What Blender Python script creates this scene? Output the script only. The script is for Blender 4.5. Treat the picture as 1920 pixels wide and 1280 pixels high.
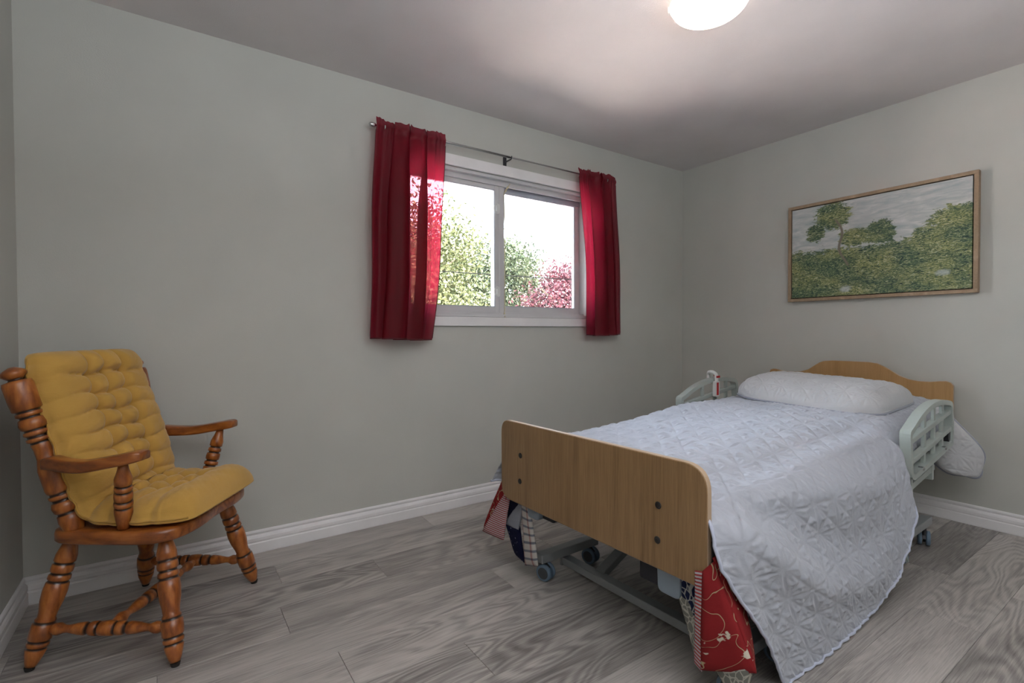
import bpy, math, random
import numpy as np
from mathutils import Vector, Matrix
random.seed(7); rng = np.random.default_rng(7)
PI = math.pi
S = bpy.context.scene
C = S.collection
for o in list(bpy.data.objects): bpy.data.objects.remove(o)

# ------------------------------------------------------------------ camera, world, sun, exposure
ROOM_W, ROOM_D, ROOM_H = 4.1185, 4.0, 2.44      # origin = far corner, window wall is y=0, headboard wall is x=0
YAW, PITCH, ROLL, FPX = 0.6023, -0.0170, -0.0039, 929.42
cd = bpy.data.cameras.new('camera'); cam = bpy.data.objects.new('camera', cd); C.objects.link(cam); S.camera = cam
fwd = Vector((math.sin(YAW)*math.cos(PITCH), math.cos(YAW)*math.cos(PITCH), math.sin(PITCH)))
rgt = Vector((math.cos(YAW), -math.sin(YAW), 0)); upv = rgt.cross(fwd)
r2 = rgt*math.cos(ROLL)+upv*math.sin(ROLL); u2 = upv*math.cos(ROLL)-rgt*math.sin(ROLL)
cam.matrix_world = Matrix(((r2.x, u2.x, -fwd.x, -3.6262), (r2.y, u2.y, -fwd.y, -2.6879), (r2.z, u2.z, -fwd.z, 1.0642), (0, 0, 0, 1)))
cd.sensor_width = 36; cd.lens = FPX/1920*36; cd.clip_start = 0.02; cd.clip_end = 300

vs = S.view_settings
vs.view_transform = 'Standard'; vs.look = 'None'; vs.gamma = 1.0; vs.use_curve_mapping = False
vs.exposure = 1.2
w = bpy.data.worlds.new('sky'); S.world = w; w.use_nodes = True
nt = w.node_tree; nt.nodes.clear()
wo = nt.nodes.new('ShaderNodeOutputWorld'); wb = nt.nodes.new('ShaderNodeBackground')
wt = nt.nodes.new('ShaderNodeTexCoord'); ws = nt.nodes.new('ShaderNodeSeparateXYZ'); wr = nt.nodes.new('ShaderNodeValToRGB')
nt.links.new(wt.outputs['Generated'], ws.inputs[0]); nt.links.new(ws.outputs['Z'], wr.inputs[0])
wr.color_ramp.elements[0].position = 0.0; wr.color_ramp.elements[0].color = (0.93, 0.96, 1.0, 1)
wr.color_ramp.elements[1].position = 0.7; wr.color_ramp.elements[1].color = (0.62, 0.76, 1.0, 1)
nt.links.new(wr.outputs[0], wb.inputs[0]); wb.inputs[1].default_value = 8.5
nt.links.new(wb.outputs[0], wo.inputs[0])

def lamp_obj(name, kind, loc, rot, **kw):
    d = bpy.data.lights.new(name, kind); o = bpy.data.objects.new(name, d); C.objects.link(o)
    o.location = loc; o.rotation_euler = rot
    for k, v in kw.items(): setattr(d, k, v)
    return o
lamp_obj('sun', 'SUN', (0, -5, 12), Vector((-0.55, 0.22, -0.80)).to_track_quat('-Z', 'Y').to_euler(), energy=75.0, angle=0.01, color=(1, 0.95, 0.88))
# added fill light, unseen at the camera end, aimed up at the ceiling
lamp_obj('fill_light', 'AREA', (-3.0, -3.1, 1.7), (math.radians(180), 0, 0), energy=36.0, size=1.6, color=(0.86, 0.93, 1.0))

# ------------------------------------------------------------------ material helpers
def new_mat(name):
    m = bpy.data.materials.new(name); m.use_nodes = True
    nt = m.node_tree; b = nt.nodes['Principled BSDF']
    return m, nt, b
def node(nt, t, **kw):
    n = nt.nodes.new(t)
    for k, v in kw.items():
        if k.startswith('i_'): n.inputs[k[2:].replace('_', ' ')].default_value = v
        else: setattr(n, k, v)
    return n
def coord(nt, scale=(1, 1, 1), kind='Object', rnd=False):
    tc = node(nt, 'ShaderNodeTexCoord'); mp = node(nt, 'ShaderNodeMapping'); mp.inputs['Scale'].default_value = scale
    if rnd:
        oi = node(nt, 'ShaderNodeObjectInfo'); ml = node(nt, 'ShaderNodeMath', operation='MULTIPLY'); ml.inputs[1].default_value = 37.0
        nt.links.new(oi.outputs['Random'], ml.inputs[0])
        ad = node(nt, 'ShaderNodeVectorMath', operation='ADD')
        nt.links.new(tc.outputs[kind], ad.inputs[0]); nt.links.new(ml.outputs[0], ad.inputs[1])
        nt.links.new(ad.outputs[0], mp.inputs[0])
    else: nt.links.new(tc.outputs[kind], mp.inputs[0])
    return mp.outputs[0]
def noise(nt, vec, scale, detail=3, rough=0.5, dist=0.0):
    n = node(nt, 'ShaderNodeTexNoise'); n.inputs['Scale'].default_value = scale; n.inputs['Detail'].default_value = detail
    n.inputs['Roughness'].default_value = rough; n.inputs['Distortion'].default_value = dist
    nt.links.new(vec, n.inputs['Vector']); return n.outputs['Fac']
def ramp(nt, fac, stops):
    r = node(nt, 'ShaderNodeValToRGB'); e = r.color_ramp.elements
    while len(e) < len(stops): e.new(0.5)
    for k, (p, c) in enumerate(stops): e[k].position = p; e[k].color = (*c, 1) if len(c) == 3 else c
    nt.links.new(fac, r.inputs[0]); return r.outputs[0]
def mixc(nt, fac, a, b, mode='MIX'):
    n = node(nt, 'ShaderNodeMix', data_type='RGBA', blend_type=mode)
    for idx, v in ((0, fac), (6, a), (7, b)):
        if isinstance(v, (int, float)): n.inputs[idx].default_value = v
        elif isinstance(v, tuple): n.inputs[idx].default_value = (*v, 1)
        else: nt.links.new(v, n.inputs[idx])
    return n.outputs[2]
def math_n(nt, op, a, b=None, c=None):
    n = node(nt, 'ShaderNodeMath', operation=op)
    for i, v in enumerate((a, b, c)):
        if v is None: continue
        if isinstance(v, (int, float)): n.inputs[i].default_value = v
        else: nt.links.new(v, n.inputs[i])
    return n.outputs[0]
def bump(nt, b, h, strength=0.3, dist=0.002):
    n = node(nt, 'ShaderNodeBump'); n.inputs['Strength'].default_value = strength; n.inputs['Distance'].default_value = dist
    nt.links.new(h, n.inputs['Height']); nt.links.new(n.outputs[0], b.inputs['Normal'])
def simple(name, col, rough=0.5, metal=0.0, var=0.06, bs=0.0, bscale=60, spec=0.5, scale=8):
    m, nt, b = new_mat(name)
    v = coord(nt); f = noise(nt, v, scale, 4)
    lo = tuple(max(0, c*(1-var)) for c in col); hi = tuple(min(1, c*(1+var)) for c in col)
    nt.links.new(ramp(nt, f, [(0.3, lo), (0.7, hi)]), b.inputs['Base Color'])
    b.inputs['Roughness'].default_value = rough; b.inputs['Metallic'].default_value = metal
    b.inputs['Specular IOR Level'].default_value = spec
    if bs: bump(nt, b, noise(nt, v, bscale, 3), bs, 0.001)
    return m

# paint, plaster
M = {}
M['wall'] = simple('wall_paint', (0.535, 0.530, 0.488), 0.6, var=0.03, bs=0.35, bscale=180, scale=3)
M['ceiling'] = simple('ceiling_paint', (0.68, 0.635, 0.625), 0.85, var=0.05, bs=0.9, bscale=220, scale=2.5)
M['trim'] = simple('white_trim_paint', (0.82, 0.80, 0.80), 0.35, var=0.05, bs=0.1, scale=6)
M['vinyl'] = simple('white_vinyl', (0.60, 0.59, 0.60), 0.35, var=0.03)
M['track'] = simple('grey_screen_track', (0.42, 0.44, 0.50), 0.4, var=0.08)
M['chrome'] = simple('brushed_chrome', (0.62, 0.62, 0.62), 0.25, 1.0)
M['dark_metal'] = simple('dark_metal', (0.05, 0.05, 0.055), 0.45, 0.4)
M['bolt'] = simple('black_bolt', (0.015, 0.013, 0.012), 0.5)
M['frame_grey'] = simple('grey_enamel', (0.30, 0.315, 0.32), 0.35, 0.1, var=0.04)
M['plastic_grey'] = simple('pale_green_grey_plastic', (0.40, 0.445, 0.415), 0.3, var=0.03)
M['caster_blue'] = simple('blue_grey_rubber', (0.13, 0.19, 0.26), 0.45)
M['bracket'] = simple('blue_grey_plastic', (0.24, 0.29, 0.34), 0.4)
M['caster_hub'] = simple('dark_hub', (0.06, 0.065, 0.07), 0.5)
M['black_cloth'] = simple('black_vinyl', (0.012, 0.013, 0.02), 0.6, bs=0.3)
M['cord'] = simple('yellowed_cord', (0.62, 0.55, 0.36), 0.7)
M['red'] = simple('red_plastic', (0.45, 0.012, 0.012), 0.35)
M['white_plastic'] = simple('white_plastic', (0.72, 0.72, 0.70), 0.3)
M['edge'] = simple('pale_edge_band', (0.50, 0.36, 0.24), 0.35, var=0.04)
M['cable'] = simple('black_cable', (0.006, 0.006, 0.006), 1.0, spec=0.0)
M['rubber'] = simple('black_rubber_foot', (0.02, 0.018, 0.016), 0.7)

def floor_mat():
    m, nt, b = new_mat('grey_oak_plank')
    v = coord(nt, (0.85, 4.6, 1), rnd=True)
    n1 = noise(nt, v, 1.15, 2, 0.45, 0.25)
    rings = math_n(nt, 'SINE', math_n(nt, 'MULTIPLY', n1, 135.0))
    v2 = coord(nt, (2.6, 80, 1), rnd=True); n2 = noise(nt, v2, 3.0, 5, 0.65)
    v3 = coord(nt, (0.6, 4.5, 1), rnd=True); n3 = noise(nt, v3, 2.0, 3, 0.5, 0.4)
    v4 = coord(nt, (0.5, 1.4, 1), rnd=True); gate = noise(nt, v4, 1.7, 1)
    gate = ramp(nt, gate, [(0.38, (0.12,)*3), (0.62, (1,)*3)])
    rr = math_n(nt, 'MULTIPLY', rings, gate)
    rr = math_n(nt, 'MULTIPLY_ADD', rr, 0.18, 0.5)
    mixf = math_n(nt, 'ADD', math_n(nt, 'MULTIPLY', n2, 0.55), math_n(nt, 'MULTIPLY', rr, 0.45))
    mixf = math_n(nt, 'ADD', mixf, math_n(nt, 'MULTIPLY', math_n(nt, 'SUBTRACT', n3, 0.5), 0.50))
    oi = node(nt, 'ShaderNodeObjectInfo')
    mixf = math_n(nt, 'ADD', mixf, math_n(nt, 'MULTIPLY', math_n(nt, 'SUBTRACT', oi.outputs['Random'], 0.5), 0.16))
    col = ramp(nt, mixf, [(0.24, (0.145, 0.13, 0.122)), (0.42, (0.29, 0.264, 0.246)), (0.55, (0.43, 0.395, 0.365)), (0.74, (0.56, 0.52, 0.485))])
    nt.links.new(col, b.inputs['Base Color'])
    b.inputs['Roughness'].default_value = 0.38; b.inputs['Specular IOR Level'].default_value = 0.45
    bump(nt, b, mixf, 0.25, 0.001)
    return m
M['floor'] = floor_mat()

def wood(name, lo, mid, hi, rough, axis_scale, spec=0.5, coat=0.0, dark_attr=False, rs=16.0):
    m, nt, b = new_mat(name)
    v = coord(nt, axis_scale); n1 = noise(nt, v, 2.0, 2, 0.5, 0.3)
    rings = math_n(nt, 'MULTIPLY_ADD', math_n(nt, 'SINE', math_n(nt, 'MULTIPLY', n1, rs*2)), 0.5, 0.5)
    v2 = coord(nt, tuple(a*6 for a in axis_scale)); n2 = noise(nt, v2, 3.0, 4, 0.6)
    f = math_n(nt, 'ADD', math_n(nt, 'MULTIPLY', rings, 0.35), math_n(nt, 'MULTIPLY', n2, 0.65))
    col = ramp(nt, f, [(0.25, lo), (0.5, mid), (0.75, hi)])
    if dark_attr:
        at = node(nt, 'ShaderNodeAttribute'); at.attribute_name = 'stain'
        col = mixc(nt, at.outputs['Fac'], col, (0.028, 0.010, 0.005))
    nt.links.new(col, b.inputs['Base Color'])
    b.inputs['Roughness'].default_value = rough; b.inputs['Specular IOR Level'].default_value = spec
    b.inputs['Coat Weight'].default_value = coat; b.inputs['Coat Roughness'].default_value = 0.2
    bump(nt, b, f, 0.12, 0.0006)
    return m
M['chair_wood'] = wood('amber_maple', (0.20, 0.052, 0.010), (0.34, 0.098, 0.018), (0.46, 0.155, 0.032), 0.32, (6, 6, 1.6), coat=0.35, dark_attr=True)
M['seat_wood'] = wood('amber_maple_plank', (0.18, 0.047, 0.010), (0.30, 0.085, 0.016), (0.40, 0.13, 0.028), 0.30, (1.6, 6, 6), coat=0.35)
M['laminate'] = wood('oak_laminate', (0.155, 0.085, 0.036), (0.245, 0.143, 0.064), (0.33, 0.20, 0.095), 0.38, (11, 11, 0.5), rs=2.5)
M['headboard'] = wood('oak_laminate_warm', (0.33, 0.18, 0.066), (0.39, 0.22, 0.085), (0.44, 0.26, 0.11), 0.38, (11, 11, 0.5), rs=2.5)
M['picture_wood'] = wood('pale_ash_frame', (0.30, 0.21, 0.13), (0.38, 0.27, 0.175), (0.45, 0.33, 0.22), 0.5, (8, 8, 8), rs=5)

def fabric(name, col, var=0.1, weave=900, bs=0.4, rough=0.9, sheen=0.3, extra=None):
    m, nt, b = new_mat(name)
    v = coord(nt); f = noise(nt, v, 5, 4)
    lo = tuple(c*(1-var) for c in col); hi = tuple(min(1, c*(1+var)) for c in col)
    nt.links.new(ramp(nt, f, [(0.3, lo), (0.7, hi)]), b.inputs['Base Color'])
    b.inputs['Roughness'].default_value = rough; b.inputs['Sheen Weight'].default_value = sheen
    b.inputs['Specular IOR Level'].default_value = 0.2
    h = noise(nt, coord(nt, (1, 1, 1)), weave, 2)
    h2 = noise(nt, coord(nt, (2, 3, 6)), 14, 5, 0.6, 0.6)
    bump(nt, b, math_n(nt, 'ADD', math_n(nt, 'MULTIPLY', h, 0.25), h2), bs, 0.003)
    return m
M['mustard'] = fabric('mustard_cotton', (0.57, 0.33, 0.075), 0.07, bs=0.35)
M['mustard_dark'] = fabric('mustard_seam', (0.50, 0.28, 0.055), 0.05)
M['quilt'] = fabric('white_quilted_cotton', (0.425, 0.443, 0.495), 0.03, bs=0.45)
M['sham'] = fabric('white_sham_cotton', (0.52, 0.52, 0.53), 0.03, bs=0.6)
M['piping'] = fabric('grey_piping', (0.30, 0.31, 0.36), 0.05)
M['quilt_hem'] = fabric('blue_white_hem', (0.50, 0.53, 0.64), 0.04)
M['mattress'] = fabric('grey_mattress_cover', (0.40, 0.41, 0.46), 0.05)

def curtain_mat():
    m, nt, b = new_mat('dark_red_sheer_satin')
    out = nt.nodes['Material Output']; nt.nodes.remove(b)
    v = coord(nt, (1, 1, 0.15)); f = noise(nt, v, 40, 3)
    col = ramp(nt, f, [(0.3, (0.12, 0.0015, 0.006)), (0.7, (0.165, 0.002, 0.010))])
    p = node(nt, 'ShaderNodeBsdfPrincipled'); nt.links.new(col, p.inputs['Base Color']); p.inputs['Roughness'].default_value = 0.45
    p.inputs['Specular IOR Level'].default_value = 0.25
    tl = node(nt, 'ShaderNodeBsdfTranslucent'); tl.inputs[0].default_value = (0.42, 0.014, 0.05, 1)
    tr = node(nt, 'ShaderNodeBsdfTransparent'); tr.inputs[0].default_value = (0.80, 0.34, 0.42, 1)
    m1 = node(nt, 'ShaderNodeMixShader'); m1.inputs[0].default_value = 0.34
    nt.links.new(p.outputs[0], m1.inputs[1]); nt.links.new(tl.outputs[0], m1.inputs[2])
    m2 = node(nt, 'ShaderNodeMixShader'); m2.inputs[0].default_value = 0.17
    nt.links.new(m1.outputs[0], m2.inputs[1]); nt.links.new(tr.outputs[0], m2.inputs[2])
    nt.links.new(m2.outputs[0], out.inputs[0])
    return m
M['curtain'] = curtain_mat()
M['curtain_hem'] = simple('dark_red_hem', (0.10, 0.003, 0.008), 0.6)

def glass_mat():
    m, nt, b = new_mat('window_glass')
    out = nt.nodes['Material Output']; nt.nodes.remove(b)
    tr = node(nt, 'ShaderNodeBsdfTransparent'); tr.inputs[0].default_value = (0.96, 0.98, 0.97, 1)
    gl = node(nt, 'ShaderNodeBsdfGlossy'); gl.inputs['Roughness'].default_value = 0.02
    fr = node(nt, 'ShaderNodeFresnel'); fr.inputs[0].default_value = 1.45
    mx = node(nt, 'ShaderNodeMixShader'); nt.links.new(fr.outputs[0], mx.inputs[0])
    nt.links.new(tr.outputs[0], mx.inputs[1]); nt.links.new(gl.outputs[0], mx.inputs[2]); nt.links.new(mx.outputs[0], out.inputs[0])
    return m
M['glass'] = glass_mat()

def lamp_mat():
    m, nt, b = new_mat('lit_alabaster_glass')
    v = coord(nt, (1, 1, 1)); f = noise(nt, v, 7, 3, 0.5, 1.5)
    c = ramp(nt, f, [(0.35, (1.0, 0.76, 0.56)), (0.55, (1.0, 0.88, 0.76))])
    nt.links.new(c, b.inputs['Emission Color']); b.inputs['Emission Strength'].default_value = 1.9
    b.inputs['Base Color'].default_value = (0.8, 0.78, 0.74, 1); b.inputs['Roughness'].default_value = 0.2
    return m
M['lamp'] = lamp_mat()

def leaf_mat(name, a, bcol, c):
    m, nt, b = new_mat(name)
    n = node(nt, 'ShaderNodeNewGeometry'); f = noise(nt, coord(nt), 1.7, 3)
    r = math_n(nt, 'ADD', math_n(nt, 'MULTIPLY', n.outputs['Random Per Island'], 0.6), math_n(nt, 'MULTIPLY', f, 0.4))
    nt.links.new(ramp(nt, r, [(0.2, a), (0.5, bcol), (0.8, c)]), b.inputs['Base Color']); b.inputs['Roughness'].default_value = 1.0; b.inputs['Specular IOR Level'].default_value = 0.0
    return m
M['leaf_lime'] = leaf_mat('lime_leaves', (0.042, 0.050, 0.020), (0.075, 0.082, 0.040), (0.12, 0.124, 0.072))
M['leaf_green'] = leaf_mat('green_leaves', (0.030, 0.040, 0.022), (0.056, 0.066, 0.040), (0.088, 0.097, 0.062))
M['leaf_pink'] = leaf_mat('pink_leaves', (0.062, 0.020, 0.027), (0.095, 0.040, 0.047), (0.12, 0.075, 0.08))
M['bark'] = simple('bark', (0.12, 0.09, 0.06), 0.9, var=0.3, bs=0.8)
M['pale_ground'] = simple('pale_ground', (0.56, 0.46, 0.43), 0.95, var=0.25)  # unseen ground, pale pink tone chosen to bounce light onto the ceiling

def patch_mat(name, kind, base, second, scale=40):
    m, nt, b = new_mat(name); b.inputs['Roughness'].default_value = 0.9; b.inputs['Specular IOR Level'].default_value = 0.15
    tc = node(nt, 'ShaderNodeTexCoord'); uv = tc.outputs['UV']
    if kind == 'stripe':
        w_ = node(nt, 'ShaderNodeTexWave'); w_.bands_direction = 'Y'; w_.inputs['Scale'].default_value = scale; w_.inputs['Distortion'].default_value = 0.6
        nt.links.new(uv, w_.inputs[0]); col = ramp(nt, w_.outputs['Fac'], [(0.35, base), (0.6, second)])
    elif kind == 'floral':
        v = node(nt, 'ShaderNodeTexVoronoi'); v.inputs['Scale'].default_value = scale; nt.links.new(uv, v.inputs[0])
        f = noise(nt, uv, scale*3.2, 2)
        d = math_n(nt, 'ADD', v.outputs['Distance'], math_n(nt, 'MULTIPLY', math_n(nt, 'SUBTRACT', f, 0.5), 0.9))
        n1 = noise(nt, uv, scale*1.1, 1, 0.5, 0.8)
        vine = ramp(nt, math_n(nt, 'ABSOLUTE', math_n(nt, 'SUBTRACT', n1, 0.5)), [(0.006, (1, 1, 1)), (0.011, (0, 0, 0))])
        flower = ramp(nt, d, [(0.13, (1, 1, 1)), (0.17, (0, 0, 0))])
        col = mixc(nt, vine, base, (0.42, 0.34, 0.20)); col = mixc(nt, flower, col, second)
    elif kind == 'print':
        v = node(nt, 'ShaderNodeTexVoronoi'); v.feature = 'DISTANCE_TO_EDGE'; v.inputs['Scale'].default_value = scale; nt.links.new(uv, v.inputs[0])
        col = ramp(nt, v.outputs['Distance'], [(0.04, second), (0.10, base)])
    elif kind == 'speck':
        v = node(nt, 'ShaderNodeTexVoronoi'); v.inputs['Scale'].default_value = scale; nt.links.new(uv, v.inputs[0])
        col = ramp(nt, v.outputs['Distance'], [(0.10, second), (0.20, base)])
    else:
        w_ = node(nt, 'ShaderNodeTexWave'); w_.bands_direction = 'Y'; w_.inputs['Scale'].default_value = scale; w_.inputs['Distortion'].default_value = 1.0
        w2 = node(nt, 'ShaderNodeTexWave'); w2.bands_direction = 'X'; w2.inputs['Scale'].default_value = scale*0.7
        nt.links.new(uv, w_.inputs[0]); nt.links.new(uv, w2.inputs[0])
        c1 = ramp(nt, w_.outputs['Fac'], [(0.7, base), (0.9, second)]); c2 = ramp(nt, w2.outputs['Fac'], [(0.8, (1, 1, 1)), (0.97, (0.75, 0.5, 0.5))])
        col = mixc(nt, 1.0, c1, c2, 'MULTIPLY')
    nt.links.new(col, b.inputs['Base Color'])
    bump(nt, b, noise(nt, uv, 60, 3), 0.4, 0.003)
    return m
P = {'red': patch_mat('red_floral_cotton', 'floral', (0.235, 0.018, 0.020), (0.60, 0.54, 0.44), 13),
     'ticking': patch_mat('red_ticking_cotton', 'stripe', (0.34, 0.05, 0.05), (0.42, 0.40, 0.42), 30),
     'navy': patch_mat('navy_speckled_cotton', 'speck', (0.008, 0.009, 0.03), (0.25, 0.26, 0.34), 60),
     'grey': patch_mat('grey_cream_print', 'print', (0.17, 0.17, 0.15), (0.42, 0.40, 0.34), 48),
     'ink': patch_mat('ink_blue_print', 'print', (0.012, 0.016, 0.05), (0.34, 0.34, 0.32), 42),
     'plaid': patch_mat('pale_plaid_cotton', 'plaid', (0.46, 0.43, 0.40), (0.16, 0.17, 0.20), 9),
     'silver': patch_mat('silver_grey_cotton', 'speck', (0.24, 0.25, 0.29), (0.32, 0.33, 0.37), 80)}

# ------------------------------------------------------------------ geometry helpers
class G:
    """collects verts/faces"""
    def __init__(s): s.v = []; s.f = []; s.a = []; s.uv = None
    def add(s, v, f, a=None):
        n = len(s.v); s.v += [tuple(p) for p in v]; s.f += [tuple(i+n for i in q) for q in f]
        s.a += list(a) if a is not None else [0.0]*len(v); return s
def obj(name, g, mat, parent=None, smooth=False, bevel=0.0, seg=2, subsurf=0, auto=None, solid=0.0):
    me = bpy.data.meshes.new(name); me.from_pydata(g.v, [], g.f); me.update()
    if any(g.a):
        at = me.attributes.new('stain', 'FLOAT', 'POINT'); at.data.foreach_set('value', np.array(g.a, dtype=np.float32))
    if g.uv is not None:
        ul = me.uv_layers.new(name='uv'); li = np.empty(len(me.loops), dtype=np.int32); me.loops.foreach_get('vertex_index', li)
        ul.data.foreach_set('uv', np.asarray(g.uv, dtype=np.float32)[li].ravel())
    if isinstance(mat, list):
        for mm in mat: me.materials.append(mm)
    else: me.materials.append(mat)
    if smooth: me.polygons.foreach_set('use_smooth', [True]*len(me.polygons))
    o = bpy.data.objects.new(name, me); C.objects.link(o)
    if parent: o.parent = parent
    if solid: md = o.modifiers.new('solid', 'SOLIDIFY'); md.thickness = solid; md.offset = 0
    if bevel: md = o.modifiers.new('bevel', 'BEVEL'); md.width = bevel; md.segments = seg; md.limit_method = 'ANGLE'; md.angle_limit = math.radians(35)
    if subsurf: md = o.modifiers.new('sub', 'SUBSURF'); md.levels = subsurf; md.render_levels = subsurf
    return o
def tag(o, label=None, cat=None, group=None, kind=None):
    if label: o['label'] = label
    if cat: o['category'] = cat
    if group: o['group'] = group
    if kind: o['kind'] = kind
    return o
def thing(name, label, cat, loc=(0, 0, 0), rz=0.0, group=None):
    o = bpy.data.objects.new(name, None); C.objects.link(o); o.empty_display_size = 0.1
    o.location = loc; o.rotation_euler = (0, 0, rz); return tag(o, label, cat, group)
def box(x0, x1, y0, y1, z0, z1, g=None):
    g = g or G()
    v = [(x, y, z) for z in (z0, z1) for y in (y0, y1) for x in (x0, x1)]
    return g.add(v, [(0, 2, 3, 1), (4, 5, 7, 6), (0, 1, 5, 4), (2, 6, 7, 3), (0, 4, 6, 2), (1, 3, 7, 5)])
def frame_of(d):
    d = Vector(d).normalized(); a = Vector((0, 0, 1)) if abs(d.z) < 0.9 else Vector((1, 0, 0))
    x = a.cross(d).normalized(); return x, d.cross(x), d
def bar(p0, p1, wx, wy, g=None, up=None):
    """rectangular bar from p0 to p1; wx across, wy in the 'up' sense"""
    g = g or G(); p0 = Vector(p0); p1 = Vector(p1); d = (p1-p0).normalized()
    u = Vector(up or (0, 0, 1)); x = u.cross(d)
    x = x.normalized() if x.length > 1e-4 else Vector((1, 0, 0)); y = d.cross(x)
    v = [p+x*a*wx/2+y*b*wy/2 for p in (p0, p1) for a, b in ((-1, -1), (1, -1), (1, 1), (-1, 1))]
    return g.add(v, [(0, 3, 2, 1), (4, 5, 6, 7), (0, 1, 5, 4), (1, 2, 6, 5), (2, 3, 7, 6), (3, 0, 4, 7)])
def lathe(p0, p1, prof, n=20, g=None):
    """prof: list of (t in metres or 0..1 fraction, r[, stain])"""
    g = g or G(); p0 = Vector(p0); p1 = Vector(p1); x, y, d = frame_of(p1-p0); L = (p1-p0).length
    v = []; a = []; f = []
    for q in prof:
        c = p0+d*L*q[0]
        for k in range(n):
            th = 2*PI*k/n; v.append(c+x*math.cos(th)*q[1]+y*math.sin(th)*q[1]); a.append(q[2] if len(q) > 2 else 0.0)
    m = len(prof)
    for i in range(m-1):
        for k in range(n): f.append((i*n+k, i*n+(k+1) % n, (i+1)*n+(k+1) % n, (i+1)*n+k))
    f.append(tuple(range(n-1, -1, -1))); f.append(tuple((m-1)*n+k for k in range(n)))
    return g.add(v, f, a)
def tube(pts, r, n=10, g=None, closed=False):
    g = g or G(); pts = [Vector(p) for p in pts]; m = len(pts); v = []; f = []; xprev = None
    for i, p in enumerate(pts):
        a = pts[(i-1) % m] if (closed or i > 0) else p; b = pts[(i+1) % m] if (closed or i < m-1) else p
        d = (b-a).normalized()
        if xprev is None: x = frame_of(d)[0]
        else: x = (xprev-d*xprev.dot(d)).normalized()
        y = d.cross(x); xprev = x; rr = r[i] if isinstance(r, (list, tuple)) else r
        for k in range(n): th = 2*PI*k/n; v.append(p+x*math.cos(th)*rr+y*math.sin(th)*rr)
    for i in range(m if closed else m-1):
        j = (i+1) % m
        for k in range(n): f.append((i*n+k, i*n+(k+1) % n, j*n+(k+1) % n, j*n+k))
    if not closed: f.append(tuple(range(n-1, -1, -1))); f.append(tuple((m-1)*n+k for k in range(n)))
    return g.add(v, f)
def catmull(pts, n=8, closed=False):
    P_ = [np.array(p, float) for p in pts]; m = len(P_); out = []
    for i in range(m if closed else m-1):
        a = P_[(i-1) % m] if (closed or i > 0) else P_[0]; b = P_[i]; c = P_[(i+1) % m]
        d = P_[(i+2) % m] if (closed or i < m-2) else P_[-1]
        for k in range(n):
            t = k/n; out.append(0.5*((2*b)+(-a+c)*t+(2*a-5*b+4*c-d)*t*t+(-a+3*b-3*c+d)*t**3))
    if not closed: out.append(P_[-1])
    return [tuple(p) for p in out]
def prism(outline, axis, a0, a1, g=None):
    """extrude closed 2D outline along axis ('x': outline=(y,z); 'y': (x,z); 'z': (x,y))"""
    g = g or G(); n = len(outline)
    def P3(p, a): return {'x': (a, p[0], p[1]), 'y': (p[0], a, p[1]), 'z': (p[0], p[1], a)}[axis]
    v = [P3(p, a0) for p in outline]+[P3(p, a1) for p in outline]
    f = [tuple(range(n-1, -1, -1)), tuple(range(n, 2*n))]+[(i, (i+1) % n, n+(i+1) % n, n+i) for i in range(n)]
    return g.add(v, f)
def ring_prism(outer, inner, axis, a0, a1, g=None):
    g = g or G(); n = len(outer)
    def P3(p, a): return {'x': (a, p[0], p[1]), 'y': (p[0], a, p[1]), 'z': (p[0], p[1], a)}[axis]
    v = [P3(p, a) for a in (a0, a1) for p in outer]+[P3(p, a) for a in (a0, a1) for p in inner]
    f = []
    for i in range(n):
        j = (i+1) % n
        f += [(i, j, n+j, n+i), (2*n+j, 2*n+i, 3*n+i, 3*n+j), (j, i, 2*n+i, 2*n+j), (n+i, n+j, 3*n+j, 3*n+i)]
    return g.add(v, f)
def inset(poly, d):
    P_ = np.array(poly, float); n = len(P_); nx = np.roll(P_, -1, 0)-np.roll(P_, 1, 0); nx /= np.linalg.norm(nx, axis=1)[:, None]
    area = 0.5*np.sum(P_[:, 0]*np.roll(P_[:, 1], -1)-np.roll(P_[:, 0], -1)*P_[:, 1]); s = 1 if area > 0 else -1
    return [tuple(p) for p in P_+np.c_[-nx[:, 1], nx[:, 0]]*d*s]
def round_poly(pts, r, n=5):
    out = []; m = len(pts)
    for i, p in enumerate(pts):
        rr = r[i] if isinstance(r, (list, tuple)) else r
        p = np.array(p, float); a = np.array(pts[i-1], float)-p; b = np.array(pts[(i+1) % m], float)-p
        la, lb = np.linalg.norm(a), np.linalg.norm(b); rr = min(rr, la*0.49, lb*0.49)
        A_ = p+a/la*rr; B_ = p+b/lb*rr
        if rr < 1e-5: out.append(tuple(p)); continue
        for k in range(n+1): t = k/n; out.append(tuple((1-t)**2*A_+2*t*(1-t)*p+t*t*B_))
    return out
def gridmesh(X, Y, Z, uvs=None, wrap=False):
    """X,Y,Z arrays (m,n) -> G"""
    m, n = X.shape; g = G(); g.v = np.stack([X, Y, Z], -1).reshape(-1, 3).tolist(); g.a = [0.0]
    i = np.arange(m-1)[:, None]*n; j = np.arange(n-1)[None, :]; q = i+j
    g.f = np.stack([q, q+1, q+n+1, q+n], -1).reshape(-1, 4).tolist()
    if uvs is not None: g.uv = np.stack([uvs[0], uvs[1]], -1).reshape(-1, 2)
    return g
def normals(X, Y, Z):
    P_ = np.stack([X, Y, Z], -1); du = np.gradient(P_, axis=0); dv = np.gradient(P_, axis=1)
    n = np.cross(du, dv); return n/(np.linalg.norm(n, axis=-1, keepdims=True)+1e-9)
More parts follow.
